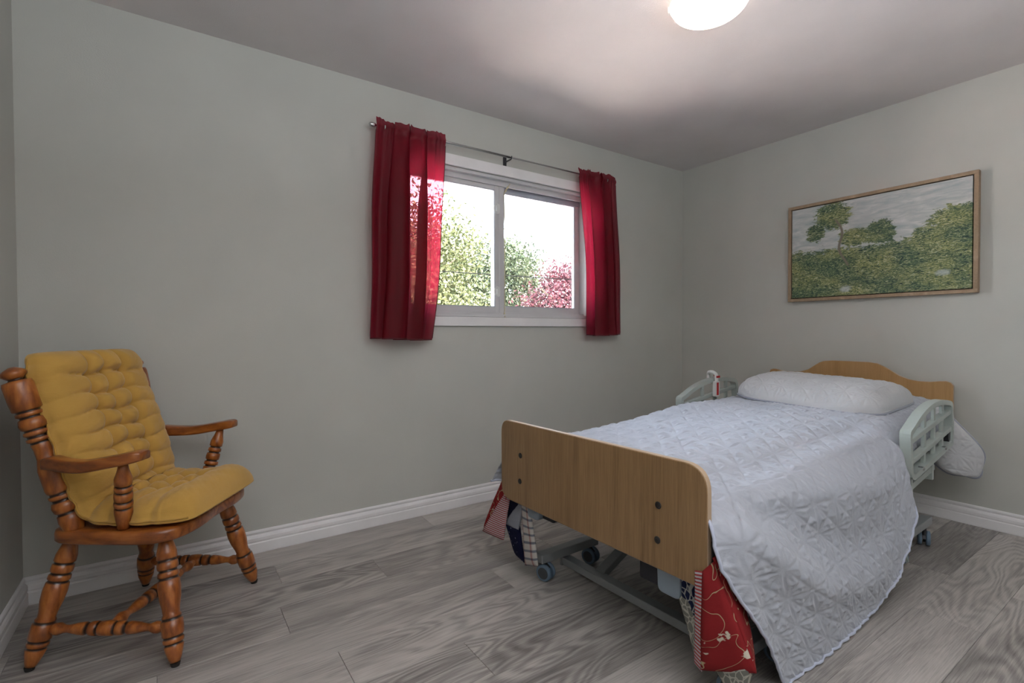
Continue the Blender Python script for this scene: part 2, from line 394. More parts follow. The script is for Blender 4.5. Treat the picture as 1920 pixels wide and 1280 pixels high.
def smooth_noise(X, Y, fs, seed=0):
    r = np.random.default_rng(seed); out = 0
    for k in range(6):
        a = r.uniform(0, 2*PI); f = fs*r.uniform(0.6, 1.7); out = out+np.sin((X*math.cos(a)+Y*math.sin(a))*f+r.uniform(0, 6))
    return out/6

# ------------------------------------------------------------------ the room
def struct(name, g, m, **kw):
    o = obj(name, g, m, **kw); o['kind'] = 'structure'; return o
W, D, H = ROOM_W, ROOM_D, ROOM_H
# window opening in wall y=0
WX0, WX1, WZ0, WZ1 = -2.535, -1.085, 1.165, 2.078
TH = 0.16
g = G()
box(-W-0.12, WX0, 0, TH, -0.02, H+0.02, g); box(WX1, 0.12, 0, TH, -0.02, H+0.02, g)
box(WX0, WX1, 0, TH, -0.02, WZ0, g); box(WX0, WX1, 0, TH, WZ1, H+0.02, g)
struct('wall_window', g, M['wall'])
struct('wall_right', box(0, 0.12, -D-0.1, 0, -0.02, H+0.02), M['wall'])
struct('wall_left', box(-W-0.12, -W, -D-0.1, 0, -0.02, H+0.02), M['wall'])
struct('wall_back', box(-W-0.12, 0.12, -D-0.12, -D, -0.02, H+0.02), M['wall'])
struct('ceiling', box(-W-0.3, 0.3, -D-0.3, 0.3, H, H+0.12), M['ceiling'])
fl = struct('floor', box(-W, 0, -D, 0, -0.05, -0.0085), M['dark_metal'])
# planks: rows 0.2 m wide, 1.22 m long, running along the window wall
PL, PW = 1.22, 0.2
joint = {0: -2.44, 1: -3.25, 2: -2.86, 3: -3.29, 4: -2.456, 9: -0.84, 10: -1.28, 11: -0.868}
for r in range(20):
    j0 = joint.get(r, -random.uniform(0.3, 1.5))
    while j0 > -W: j0 -= PL
    x0 = j0
    while x0 < 0:
        a = max(x0, -W)+0.0006; b = min(x0+PL, 0)-0.0006
        y1 = -r*PW-0.0005; y0 = -(r+1)*PW+0.0005
        if b-a > 0.02:
            cx, cy = (a+b)/2, (y0+y1)/2
            o = obj('plank', box(a-cx, b-cx, y0-cy, y1-cy, -0.0085, 0), M['floor'], fl, bevel=0.0008, seg=1)
            o.location = (cx, cy, 0)
        x0 += PL
# baseboards: moulded profile (distance from wall, height)
prof = [(0, 0), (0.016, 0), (0.017, 0.006), (0.016, 0.048), (0.0135, 0.052), (0.0135, 0.056), (0.0155, 0.060), (0.0155, 0.074), (0.012, 0.082),
        (0.007, 0.086), (0.0055, 0.090), (0.0085, 0.094), (0.010, 0.100), (0.008, 0.106), (0.004, 0.109), (0, 0.109)]
struct('baseboard_window', prism([(-d, z) for d, z in prof], 'x', -W, 0), M['trim'])
struct('baseboard_right', prism([(-d, z) for d, z in prof], 'y', -D, 0), M['trim'])
struct('baseboard_left', prism([(-W+d, z) for d, z in prof], 'y', -D, 0), M['trim'])
struct('baseboard_back', prism([(-D+d, z) for d, z in prof], 'x', -W, 0), M['trim'])

# ------------------------------------------------------------------ the window
# flat casing boards round the opening
wn = bpy.data.objects.new('window_1', None); C.objects.link(wn); wn['kind'] = 'structure'
CW = 0.064
obj('casing_board', box(WX0-CW, WX1+CW, -0.016, 0.0, WZ1, WZ1+CW), M['trim'], wn, bevel=0.002)
obj('casing_board', box(WX0-CW, WX1+CW, -0.018, 0.0, WZ0-0.056, WZ0), M['trim'], wn, bevel=0.002)
obj('casing_board', box(WX0-CW, WX0, -0.016, 0.0, WZ0, WZ1), M['trim'], wn, bevel=0.002)
obj('casing_board', box(WX1, WX1+CW, -0.016, 0.0, WZ0, WZ1), M['trim'], wn, bevel=0.002)
# vinyl outer frame with tracks
g = G()
FX0, FX1, FZ0, FZ1 = WX0+0.004, WX1-0.004, WZ0+0.002, WZ1-0.002
def rectring(g, x0, x1, z0, z1, t, y0, y1):
    box(x0, x1, y0, y1, z1-t, z1, g); box(x0, x1, y0, y1, z0, z0+t, g); box(x0, x0+t, y0, y1, z0+t, z1-t, g); box(x1-t, x1, y0, y1, z0+t, z1-t, g)
fo = obj('window_frame', (rectring(g, FX0, FX1, FZ0, FZ1, 0.020, 0.005, 0.125), g)[1], M['vinyl'], wn, bevel=0.0015)
g = G(); box(FX0+0.02, FX1-0.02, 0.036, 0.046, FZ1-0.052, FZ1-0.02, g); box(FX0+0.02, FX1-0.02, 0.036, 0.046, FZ0+0.02, FZ0+0.034, g)
obj('track', g, M['vinyl'], fo, bevel=0.001)
def sash(x0, x1, z0, z1, y0, y1, st, rail, rt):
    g = G(); box(x0, x0+st, y0, y1, z0, z1, g); box(x1-st, x1, y0, y1, z0, z1, g)
    box(x0+st, x1-st, y0, y1, z0, z0+rail, g); box(x0+st, x1-st, y0, y1, z1-rt, z1, g)
    s_ = obj('sash', g, M['vinyl'], wn, bevel=0.002)
    gk = G(); ym = (y0+y1)/2
    rectring(gk, x0+st-0.001, x1-st+0.001, z0+rail-0.001, z1-rt+0.001, 0.006, ym-0.012, ym+0.012)
    obj('glazing_bead', gk, M['track'], s_)
    obj('glass_pane', box(x0+st, x1-st, ym-0.002, ym+0.002, z0+rail, z1-rt), M['glass'], s_)
    return s_
sl = sash(FX0+0.021, -1.832, FZ0+0.022, FZ1-0.026, 0.050, 0.078, 0.044, 0.046, 0.052)
sr = sash(-1.870, FX1-0.021, FZ0+0.022, FZ1-0.026, 0.084, 0.112, 0.044, 0.052, 0.052)
# meeting mullion post facing the room, right of the inner sash
obj('mullion', box(-1.845, -1.805, 0.046, 0.083, FZ0+0.02, FZ1-0.02), M['vinyl'], wn, bevel=0.003)
# dark blue-grey exposed shadow channel of the exterior screen, above the glass
obj('screen_track', box(FX0+0.02, FX1-0.02, 0.079, 0.083, FZ1-0.078, FZ1-0.02), M['track'], wn)
# two white latches on the inner sash stile
for z in (1.335, 1.875):
    g = G(); prism(round_poly([(-1.868, z-0.035), (-1.846, z-0.03), (-1.842, z), (-1.846, z+0.03), (-1.868, z+0.035)], 0.006), 'y', 0.036, 0.050, g)
    la = obj('latch', g, M['white_plastic'], sl, bevel=0.002)
    g = G(); tube(catmull([(-1.868, 0.038, z+0.024), (-1.889, 0.034, z+0.012), (-1.889, 0.034, z-0.012), (-1.868, 0.038, z-0.024)], 5), 0.005, 8, g)
    obj('latch_handle', g, M['white_plastic'], la, smooth=True)
# yellowed cord pulled taut down the mullion, knotted at both ends
g = G()
cordpts = [(-1.775, 0.020, 2.045), (-1.79, 0.030, 2.02), (-1.808, 0.040, 1.985), (-1.806, 0.043, 1.9), (-1.803, 0.043, 1.6), (-1.806, 0.043, 1.3), (-1.81, 0.036, 1.225), (-1.826, 0.018, 1.19), (-1.835, -0.006, 1.163)]
tube(catmull(cordpts, 6), 0.0028, 7, g)
co = tag(obj('blind_cord', g, M['cord'], smooth=True), 'thin yellowed cord running down the middle mullion of the window', 'cord')
for c in ((-1.789, 0.028, 2.02), (-1.800, 0.035, 2.00), (-1.829, 0.014, 1.186)):
    g = G(); lathe((c[0]-0.006, c[1], c[2]-0.01), (c[0]+0.006, c[1], c[2]+0.01), [(0, 0.002), (0.3, 0.006), (0.7, 0.006), (1, 0.002)], 8, g); obj('knot', g, M['cord'], co, smooth=True)

# ------------------------------------------------------------------ curtain rod and curtains
RY, RZ = -0.072, 2.180
rod = thing('curtain_rod', 'thin chrome curtain rod spanning above the window', 'curtain rod', (-1.82, RY, RZ))
g = G(); lathe((-0.86, 0, 0), (0.86, 0, 0), [(0, 0.0055), (1, 0.0055)], 12, g); obj('pole', g, M['chrome'], rod, smooth=True)
g = G(); lathe((-0.86, 0, 0), (-0.02, 0, 0), [(0, 0.0072), (1, 0.0072)], 12, g); obj('outer_pole', g, M['chrome'], rod, smooth=True)
for s in (-1, 1):
    g = G(); lathe((s*0.855, 0, 0), (s*0.925, 0, 0), [(0, 0.008), (0.12, 0.010), (0.3, 0.010), (0.35, 0.006), (0.45, 0.006), (0.55, 0.011), (0.8, 0.013), (0.95, 0.010), (1, 0.004)], 16, g)
    obj('finial', g, M['chrome'], rod, smooth=True)
for x, m in ((-0.84, 'chrome'), (-0.012, 'dark_metal'), (0.84, 'chrome')):
    g = G(); box(x-0.012, x+0.012, 0.066, 0.0715, -0.045, 0.02, g); bar((x, 0.068, -0.012), (x, 0.0, -0.012), 0.008, 0.006, g)
    tube(catmull([(x, 0.012, -0.010), (x, 0.0, -0.013), (x, -0.010, -0.006), (x, -0.011, 0.006)], 4), 0.0035, 8, g)
    obj('bracket', g, M[m], rod)

def curtain(label, top, mid, bot, folds, seed, zb, pl):
    nx, nz = 150, 110
    u = np.linspace(0, 1, nx)[None, :]; v = np.linspace(0, 1, nz)[:, None]
    ztop = RZ+0.038
    def q(a, b, c): return a*(1-v)*(1-2*v)+4*b*v*(1-v)+c*v*(2*v-1)
    xl = q(top[0], mid[0], bot[0]); xr = q(top[1], mid[1], bot[1])
    # fold phase with uneven spacing
    F = np.zeros_like(u+v); A = np.minimum(1, 0.35+v*1.6)
    for (c, wd, amp, drift) in folds:
        cc = c+drift*v
        F = F+amp*np.exp(-((u-cc)/wd)**2)
    yy = RY-0.006+F*A
    gath = np.exp(-(v/0.10)**2)
    yy = yy+gath*(0.010*np.sin(u*2*PI*9+seed)*np.exp(-((u-0.50)/0.26)**2)+0.002*np.sin(u*2*PI*17+seed*2))
    pocket = np.exp(-((v-0.033)/0.014)**2)
    front = -0.010
    yy = yy+front*pocket-0.004
    yy = np.where(v < 0.055, np.minimum(yy, RY-0.0085*pocket-0.001*(1-pocket)), yy)
    zz = ztop-(ztop-zb)*v+0*u+(1-v)**30*(0.007*np.sin(u*2*PI*2.3+seed)+0.005*np.sin(u*2*PI*9+2*seed)*np.exp(-((u-0.5)/0.3)**2)+0.003*np.sin(u*2*PI*17+2*seed))+v*0.006*np.sin(u*4+seed)
    ue = u+0.012*np.sin(u*2*PI*4+seed+v*2)*(1-u)*u*4
    u0, u1, npl, amp = pl; wn_ = np.clip((u-u0)/0.08, 0, 1)*np.clip((u1-u)/0.08, 0, 1); ph = 2*PI*npl*(u-u0)/(u1-u0)+0.5*np.sin(v*3)
    grow = 0.45+0.55*np.clip(v/0.35, 0, 1)
    yy = yy+wn_*grow*0.020*np.cos(ph)*np.clip((v-0.05)/0.1, 0, 1)
    xx = xl+(xr-xl)*ue+0.004*np.sin(v*9+seed)-wn_*grow*amp*np.sin(ph)
    g = gridmesh(xx, yy, zz)
    o = obj('curtain', g, M['curtain'], smooth=True)
    tag(o, label, 'curtain', 'dark red curtains at the window')
    hem = [(xx[-1, i], yy[-1, i]-0.0008, zz[-1, i]+0.004) for i in range(0, nx, 3)]
    obj('hem', tube(hem, 0.0035, 6), M['curtain_hem'], o, smooth=True)
    for col in (0, nx-1):
        e = [(xx[i, col], yy[i, col]-0.0006, zz[i, col]) for i in range(6, nz, 3)]
        obj('side_hem', tube(e, 0.0022, 6), M['curtain_hem'], o, smooth=True)
    return o
curtain('wider dark red sheer curtain at the left end of the rod', (-2.712, -2.300), (-2.735, -2.325), (-2.748, -2.385),
        [(0.13, 0.07, 0.030, -0.02), (0.34, 0.045, -0.034, 0.02), (0.46, 0.05, 0.026, 0.06), (0.60, 0.05, -0.030, 0.06), (0.92, 0.12, 0.012, 0)], 1.3, 1.030, (0.22, 0.86, 2.6, 0.050))
curtain('narrower dark red curtain at the right end of the rod, nearer the corner', (-1.270, -0.905), (-1.205, -0.866), (-1.192, -0.850),
        [(0.12, 0.08, -0.010, 0), (0.36, 0.07, 0.028, 0), (0.55, 0.06, -0.030, 0.03), (0.72, 0.06, 0.022, 0.02), (0.92, 0.07, -0.014, 0)], 2.9, 1.046, (0.30, 0.95, 2.2, 0.045))

# ------------------------------------------------------------------ ceiling lamp
lampx, lampy = -1.84, -1.49
cl = thing('ceiling_lamp', 'lit round alabaster glass flush ceiling lamp', 'lamp', (lampx, lampy, H))
g = G(); lathe((0, 0, -0.0), (0, 0, -0.055), [(0, 0.13), (0.9, 0.13), (1, 0.12)], 40, g); obj('base', g, M['white_plastic'], cl, smooth=False)
n = 64; pr = []
for k in range(15):
    t = k/14*PI/2; pr.append((math.sin(t)*0.088, 0.147*math.cos(t)**0.9+0.001))
g = G(); lathe((0, 0, -0.058), (0, 0, -0.058-0.066), [(a/0.088, b) for a, b in pr], 56, g)
obj('glass_dome', g, M['lamp'], cl, smooth=True)
g = G(); lathe((0, 0, -0.053), (0, 0, -0.064), [(0, 0.149), (0.5, 0.153), (1, 0.149)], 56, g); obj('rim', g, M['lamp'], cl, smooth=True)
for a in (2.2, 0.14, -1.95):
    c, s = math.cos(a), math.sin(a); g = G()
    bar((c*0.128, s*0.128, -0.046), (c*0.158, s*0.158, -0.052), 0.018, 0.003, g, up=(0, 0, 1)); bar((c*0.158, s*0.158, -0.050), (c*0.156, s*0.156, -0.076), 0.018, 0.003, g, up=(c, s, 0))
    obj('clip', g, M['white_plastic'], cl)

# ------------------------------------------------------------------ painting (generic loose landscape)
def art_mat():
    m, nt, b = new_mat('loose_landscape_paint'); b.inputs['Roughness'].default_value = 0.55
    tc = node(nt, 'ShaderNodeTexCoord'); sp = node(nt, 'ShaderNodeSeparateXYZ'); nt.links.new(tc.outputs['UV'], sp.inputs[0])
    X_, Y_ = sp.outputs[0], sp.outputs[1]
    def sc(k1, k2):
        mp = node(nt, 'ShaderNodeMapping'); mp.inputs['Scale'].default_value = (k1, k2, 1); nt.links.new(tc.outputs['UV'], mp.inputs[0]); return mp.outputs[0]
    skyn = noise(nt, sc(5, 14), 1.5, 5, 0.6, 0.8)
    sky = ramp(nt, skyn, [(0.3, (0.36, 0.42, 0.43)), (0.5, (0.50, 0.52, 0.51)), (0.7, (0.66, 0.65, 0.63))])
    st = noise(nt, sc(30, 52), 1.0, 4, 0.75, 2.2)
    reg = noise(nt, sc(4, 5), 1.0, 2)
    dark = ramp(nt, st, [(0.36, (0.010, 0.022, 0.028)), (0.46, (0.035, 0.09, 0.06)), (0.56, (0.17, 0.22, 0.09)), (0.66, (0.55, 0.56, 0.40))])
    lite = ramp(nt, st, [(0.36, (0.02, 0.04, 0.04)), (0.46, (0.12, 0.18, 0.07)), (0.56, (0.38, 0.37, 0.15)), (0.68, (0.64, 0.66, 0.56))])
    veg = mixc(nt, ramp(nt, reg, [(0.42, (0, 0, 0)), (0.58, (1, 1, 1))]), dark, lite)
    # horizon line and crowns: rounded masses with ragged edges (field heights)
    rag = math_n(nt, 'MULTIPLY', math_n(nt, 'SUBTRACT', noise(nt, sc(16, 22), 1.0, 5, 0.8, 1.0), 0.5), 0.42)
    def ell(cx, cy, rx, ry):
        a = math_n(nt, 'DIVIDE', math_n(nt, 'SUBTRACT', X_, cx), rx); c = math_n(nt, 'DIVIDE', math_n(nt, 'SUBTRACT', Y_, cy), ry)
        d = math_n(nt, 'ADD', math_n(nt, 'MULTIPLY', a, a), math_n(nt, 'MULTIPLY', c, c))
        return math_n(nt, 'SUBTRACT', 1.0, d)
    f = math_n(nt, 'MULTIPLY', math_n(nt, 'SUBTRACT', 0.52, Y_), 5.0)
    for e in ((0.27, 0.86, 0.12, 0.15), (0.16, 0.70, 0.07, 0.10), (0.42, 0.60, 0.12, 0.10), (0.55, 0.62, 0.09, 0.13), (0.93, 0.58, 0.15, 0.20), (0.80, 0.50, 0.10, 0.12)):
        f = math_n(nt, 'MAXIMUM', f, math_n(nt, 'MULTIPLY', ell(*e), 0.55))
    f = math_n(nt, 'ADD', f, math_n(nt, 'MULTIPLY', rag, 4.2))
    mask = ramp(nt, f, [(0.02, (0, 0, 0)), (0.10, (1, 1, 1))])
    col = mixc(nt, mask, sky, veg)
    # a bare trunk
    wob = math_n(nt, 'MULTIPLY', math_n(nt, 'SINE', math_n(nt, 'MULTIPLY', Y_, 16.0)), 0.018)
    tx = math_n(nt, 'ABSOLUTE', math_n(nt, 'SUBTRACT', math_n(nt, 'ADD', X_, wob), math_n(nt, 'MULTIPLY_ADD', Y_, -0.10, 0.38)))
    tm = ramp(nt, tx, [(0.006, (1, 1, 1)), (0.010, (0, 0, 0))])
    tl = ramp(nt, Y_, [(0.30, (0, 0, 0)), (0.33, (1, 1, 1)), (0.80, (1, 1, 1)), (0.84, (0, 0, 0))])
    col = mixc(nt, math_n(nt, 'MULTIPLY', tm, tl), col, (0.20, 0.17, 0.13))
    rk = math_n(nt, 'MAXIMUM', ell(0.35, 0.07, 0.05, 0.05), ell(0.87, 0.16, 0.05, 0.04))
    col = mixc(nt, ramp(nt, math_n(nt, 'ADD', rk, math_n(nt, 'MULTIPLY', rag, 5.0)), [(0.3, (0, 0, 0)), (1.0, (0.8,)*3)]), col, (0.55, 0.60, 0.62))
    nt.links.new(col, b.inputs['Base Color']); bump(nt, b, st, 0.5, 0.002)
    return m
pic = thing('framed_painting', 'wide landscape painting in a thin pale wood frame above the bed', 'painting', (0, -1.405, 1.6045))
PWd, PHt, FT = 1.0, 0.660, 0.020
g = G(); y0, y1, z0, z1 = -PWd/2, PWd/2, -PHt/2, PHt/2
for nm_, gg in (('frame_rail', box(-0.038, -0.001, y0, y1, z1-FT, z1)), ('frame_rail', box(-0.038, -0.001, y0, y1, z0, z0+FT)),
                ('frame_stile', box(-0.038, -0.001, y0, y0+FT, z0+FT, z1-FT)), ('frame_stile', box(-0.038, -0.001, y1-FT, y1, z0+FT, z1-FT))):
    obj(nm_, gg, M['picture_wood'], pic, bevel=0.0012)
obj('backing', box(-0.012, -0.002, y0+FT, y1-FT, z0+FT, z1-FT), M['bolt'], pic)
k = FT+0.006; cy0, cy1, cz0, cz1 = y0+k, y1-k, z0+k, z1-k
g = box(-0.033, -0.012, cy0, cy1, cz0, cz1)
g.uv = [((cy1-v[1])/(cy1-cy0), (v[2]-cz0)/(cz1-cz0)) for v in g.v]
obj('canvas', g, art_mat(), pic)

# ------------------------------------------------------------------ armchair
ch = thing('wooden_armchair', 'amber turned-wood armchair in the left corner under a mustard cushion', 'chair', (-3.6785, -0.42975, 0), math.radians(-32.05))
cw = M['chair_wood']
def turned(L, segs):
    """segs: (pos 0..1, r) with 'g' marking burnt grooves"""
    return [(q[0], q[1], 1.0 if len(q) > 2 else 0.0) for q in segs]
legp = turned(0, [(0, .018), (.06, .021), (.14, .029), (.19, .030), (.20, .026, 'g'), (.212, .026, 'g'), (.22, .030), (.25, .031), (.27, .030), (.28, .026, 'g'), (.292, .026, 'g'), (.30, .030), (.33, .031),
                  (.34, .027, 'g'), (.352, .027, 'g'), (.36, .031), (.42, .033), (.50, .031), (.58, .025), (.62, .024), (.64, .028), (.65, .027, 'g'), (.662, .027, 'g'), (.67, .031), (.73, .032), (.78, .031), (.79, .027, 'g'), (.80, .027, 'g'),
                  (.81, .030), (.835, .029), (.84, .025, 'g'), (.85, .025, 'g'), (.86, .028), (.90, .025), (.96, .018), (.985, .014)])
for sx in (-1, 1):
    for sy in (-1, 1):
        top = Vector((0.150*sx-0.005, 0.180*sy, 0.392)); foot = Vector((0.225*sx, 0.265*sy, 0.0))
        lg = obj('leg', lathe(top, foot+Vector((0, 0, 0.006)), legp, 22), cw, ch, smooth=True)
        obj('leg_tip', lathe(foot+Vector((0, 0, 0.012)), foot, [(0, .0145), (1, .012)], 16), M['rubber'], lg)
def legpt(sx, sy, z):
    t = z/0.392; return Vector((0.225*sx*(1-t)+(0.150*sx-0.005)*t, 0.265*sy*(1-t)+0.180*sy*t, z))
strp = turned(0, [(0, .010), (.06, .012), (.10, .018), (.13, .019), (.17, .012), (.20, .012), (.27, .018), (.33, .020), (.345, .017, 'g'), (.36, .017, 'g'), (.375, .021), (.42, .022), (.425, .019, 'g'), (.44, .019, 'g'), (.45, .022), (.5, .0235),
                  (.55, .022), (.56, .019, 'g'), (.575, .019, 'g'), (.58, .022), (.625, .021), (.64, .017, 'g'), (.655, .017, 'g'), (.67, .020), (.73, .018), (.80, .012), (.83, .012), (.87, .019), (.90, .018), (.94, .012), (1, .010)])
mids = []
for sy in (-1, 1):
    a, b = legpt(-1, sy, 0.116), legpt(1, sy, 0.112); mids.append((a+b)/2)
    obj('stretcher', lathe(a, b, strp, 18), cw, ch, smooth=True)
obj('stretcher', lathe(mids[0], mids[1], strp, 18), cw, ch, smooth=True)
# saddle seat outline
half = [(-0.195, 0.0), (-0.198, 0.10), (-0.192, 0.19), (-0.165, 0.235), (-0.10, 0.252), (0.0, 0.262), (0.09, 0.268), (0.155, 0.262), (0.20, 0.235), (0.225, 0.18), (0.232, 0.10), (0.226, 0.03)]
outl = [(x, -y) for x, y in half]+[(x, y) for x, y in half[::-1][:-1]]
outl = [p[:2] for p in catmull([(x, y, 0) for x, y in outl], 4, True)]
g = G()
lay = [(0.388, 0.020), (0.391, 0.006), (0.398, 0.0), (0.420, 0.0), (0.429, 0.003), (0.4325, 0.012), (0.4315, 0.05)]
nv = len(outl)
for z, d in lay: g.v += [(x, y, z) for x, y in inset(outl, d)]
for l in range(len(lay)-1):
    for i in range(nv): g.f.append((l*nv+i, l*nv+(i+1) % nv, (l+1)*nv+(i+1) % nv, (l+1)*nv+i))
g.f.append(tuple(range(nv-1, -1, -1))); g.f.append(tuple((len(lay)-1)*nv+i for i in range(nv)))
g.a = [0.0]
obj('seat', g, M['seat_wood'], ch, smooth=True)
postp = turned(0, [(0, .024), (.03, .028), (.08, .033), (.115, .031), (.12, .027, 'g'), (.13, .027, 'g'), (.14, .033), (.17, .036), (.195, .032), (.20, .027, 'g'), (.21, .027, 'g'), (.22, .033), (.235, .034), (.24, .028, 'g'), (.25, .028, 'g'), (.26, .033), (.28, .035),
                   (.34, .034), (.40, .033), (.43, .029), (.46, .0245), (.52, .0235), (.55, .026), (.555, .024, 'g'), (.563, .024, 'g'), (.57, .031), (.585, .032), (.59, .026, 'g'), (.60, .026, 'g'), (.61, .033), (.625, .032), (.63, .027, 'g'), (.637, .027, 'g'), (.645, .033), (.67, .036), (.70, .032),
                   (.705, .027, 'g'), (.713, .027, 'g'), (.72, .034), (.735, .034), (.74, .030, 'g'), (.747, .030, 'g'), (.755, .0375), (.80, .039), (.90, .0385), (.918, .036), (.924, .020, 'g'), (.932, .018, 'g'), (.940, .024), (.955, .0325), (.970, .032), (.985, .024), (1.0, .008)])
pb = {}; pt = {}
for sy in (-1, 1):
    pb[sy] = Vector((-0.118, 0.212*sy, 0.420)); pt[sy] = Vector((-0.262, 0.266*sy, 0.962))
    obj('back_post', lathe(pb[sy], pt[sy], postp, 24), cw, ch, smooth=True)
def postpt(sy, z): t = (z-0.420)/0.542; return pb[sy].lerp(pt[sy], t)
# crest rail between the posts, shaped top edge and slight bow
n = 24; A_ = postpt(-1, 0.9); B_ = postpt(1, 0.9)
X = np.zeros((5, n+1)); Y = X.copy(); Z = X.copy()
for i in range(n+1):
    t = i/n; yy = A_.y+(B_.y-A_.y)*t; bow = -0.035*math.sin(PI*t)
    zt = 0.925+0.045*math.sin(PI*t)**0.7-0.012*math.cos(4*PI*t); zb_ = 0.845+0.008*math.sin(PI*t)
    for k, (dx, z) in enumerate(((-0.011, zb_), (0.011, zb_), (0.004, zt), (-0.016, zt), (-0.011, zb_))):
        X[k, i] = A_.x+bow+dx-(z-0.9)*0.27; Y[k, i] = yy; Z[k, i] = z
obj('crest_rail', gridmesh(X, Y, Z), M['seat_wood'], ch, bevel=0.004, smooth=False)
spp = turned(0, [(0, .009), (.10, .011), (.22, .014), (.24, .017), (.26, .014), (.30, .012), (.42, .016), (.5, .017), (.58, .016), (.70, .012), (.74, .014), (.76, .017), (.78, .014), (.90, .011), (1, .009)])
for y in (-0.135, -0.045, 0.045, 0.135):
    top = Vector((-0.252-0.030*math.cos(y*5), y*1.2, 0.86)); obj('spindle', lathe((-0.150, y, 0.425), top, spp, 14), cw, ch, smooth=True)
# arms
for sy in (-1, 1):
    path = [(-0.178, 0.252*sy, 0.655), (-0.14, 0.262*sy, 0.660), (-0.09, 0.278*sy, 0.655), (-0.02, 0.292*sy, 0.655), (0.06, 0.290*sy, 0.668), (0.125, 0.280*sy, 0.680), (0.148, 0.275*sy, 0.682)]
    wid = [0.034, 0.044, 0.046, 0.048, 0.056, 0.062, 0.048]; thk = [0.034, 0.042, 0.040, 0.037, 0.036, 0.035, 0.026]
    cp = catmull([(*p, a, b) for p, a, b in zip(path, wid, thk)], 5)
    X = []; Y = []; Z = []
    prf = round_poly([(-.5, -.5), (.5, -.5), (.5, .5), (-.5, .5)], 0.22, 3); prf.append(prf[0])
    for (x, y, z, a, b) in cp: X.append([x]*len(prf)); Y.append([y+q[0]*a for q in prf]); Z.append([z+q[1]*b for q in prf])
    g = gridmesh(np.array(X), np.array(Y), np.array(Z)); m_ = len(prf)
    g.f.append(tuple(range(m_-2, -1, -1))); g.f.append(tuple((len(cp)-1)*m_+i for i in range(m_-1)))
    obj('arm', g, M['seat_wood'], ch, smooth=True)
    app = turned(0, [(0, .012), (.10, .016), (.22, .024), (.30, .024), (.31, .019, 'g'), (.33, .019, 'g'), (.34, .024), (.39, .025), (.40, .020, 'g'), (.42, .020, 'g'), (.43, .025), (.48, .026), (.53, .025), (.54, .020, 'g'), (.56, .020, 'g'), (.57, .026), (.62, .026),
                     (.63, .020, 'g'), (.65, .020, 'g'), (.66, .025), (.74, .025), (.88, .020), (1, .015)])
    obj('arm_post', lathe((0.085, 0.282*sy, 0.660), (0.045, 0.228*sy, 0.428), app, 20), cw, ch, smooth=True)

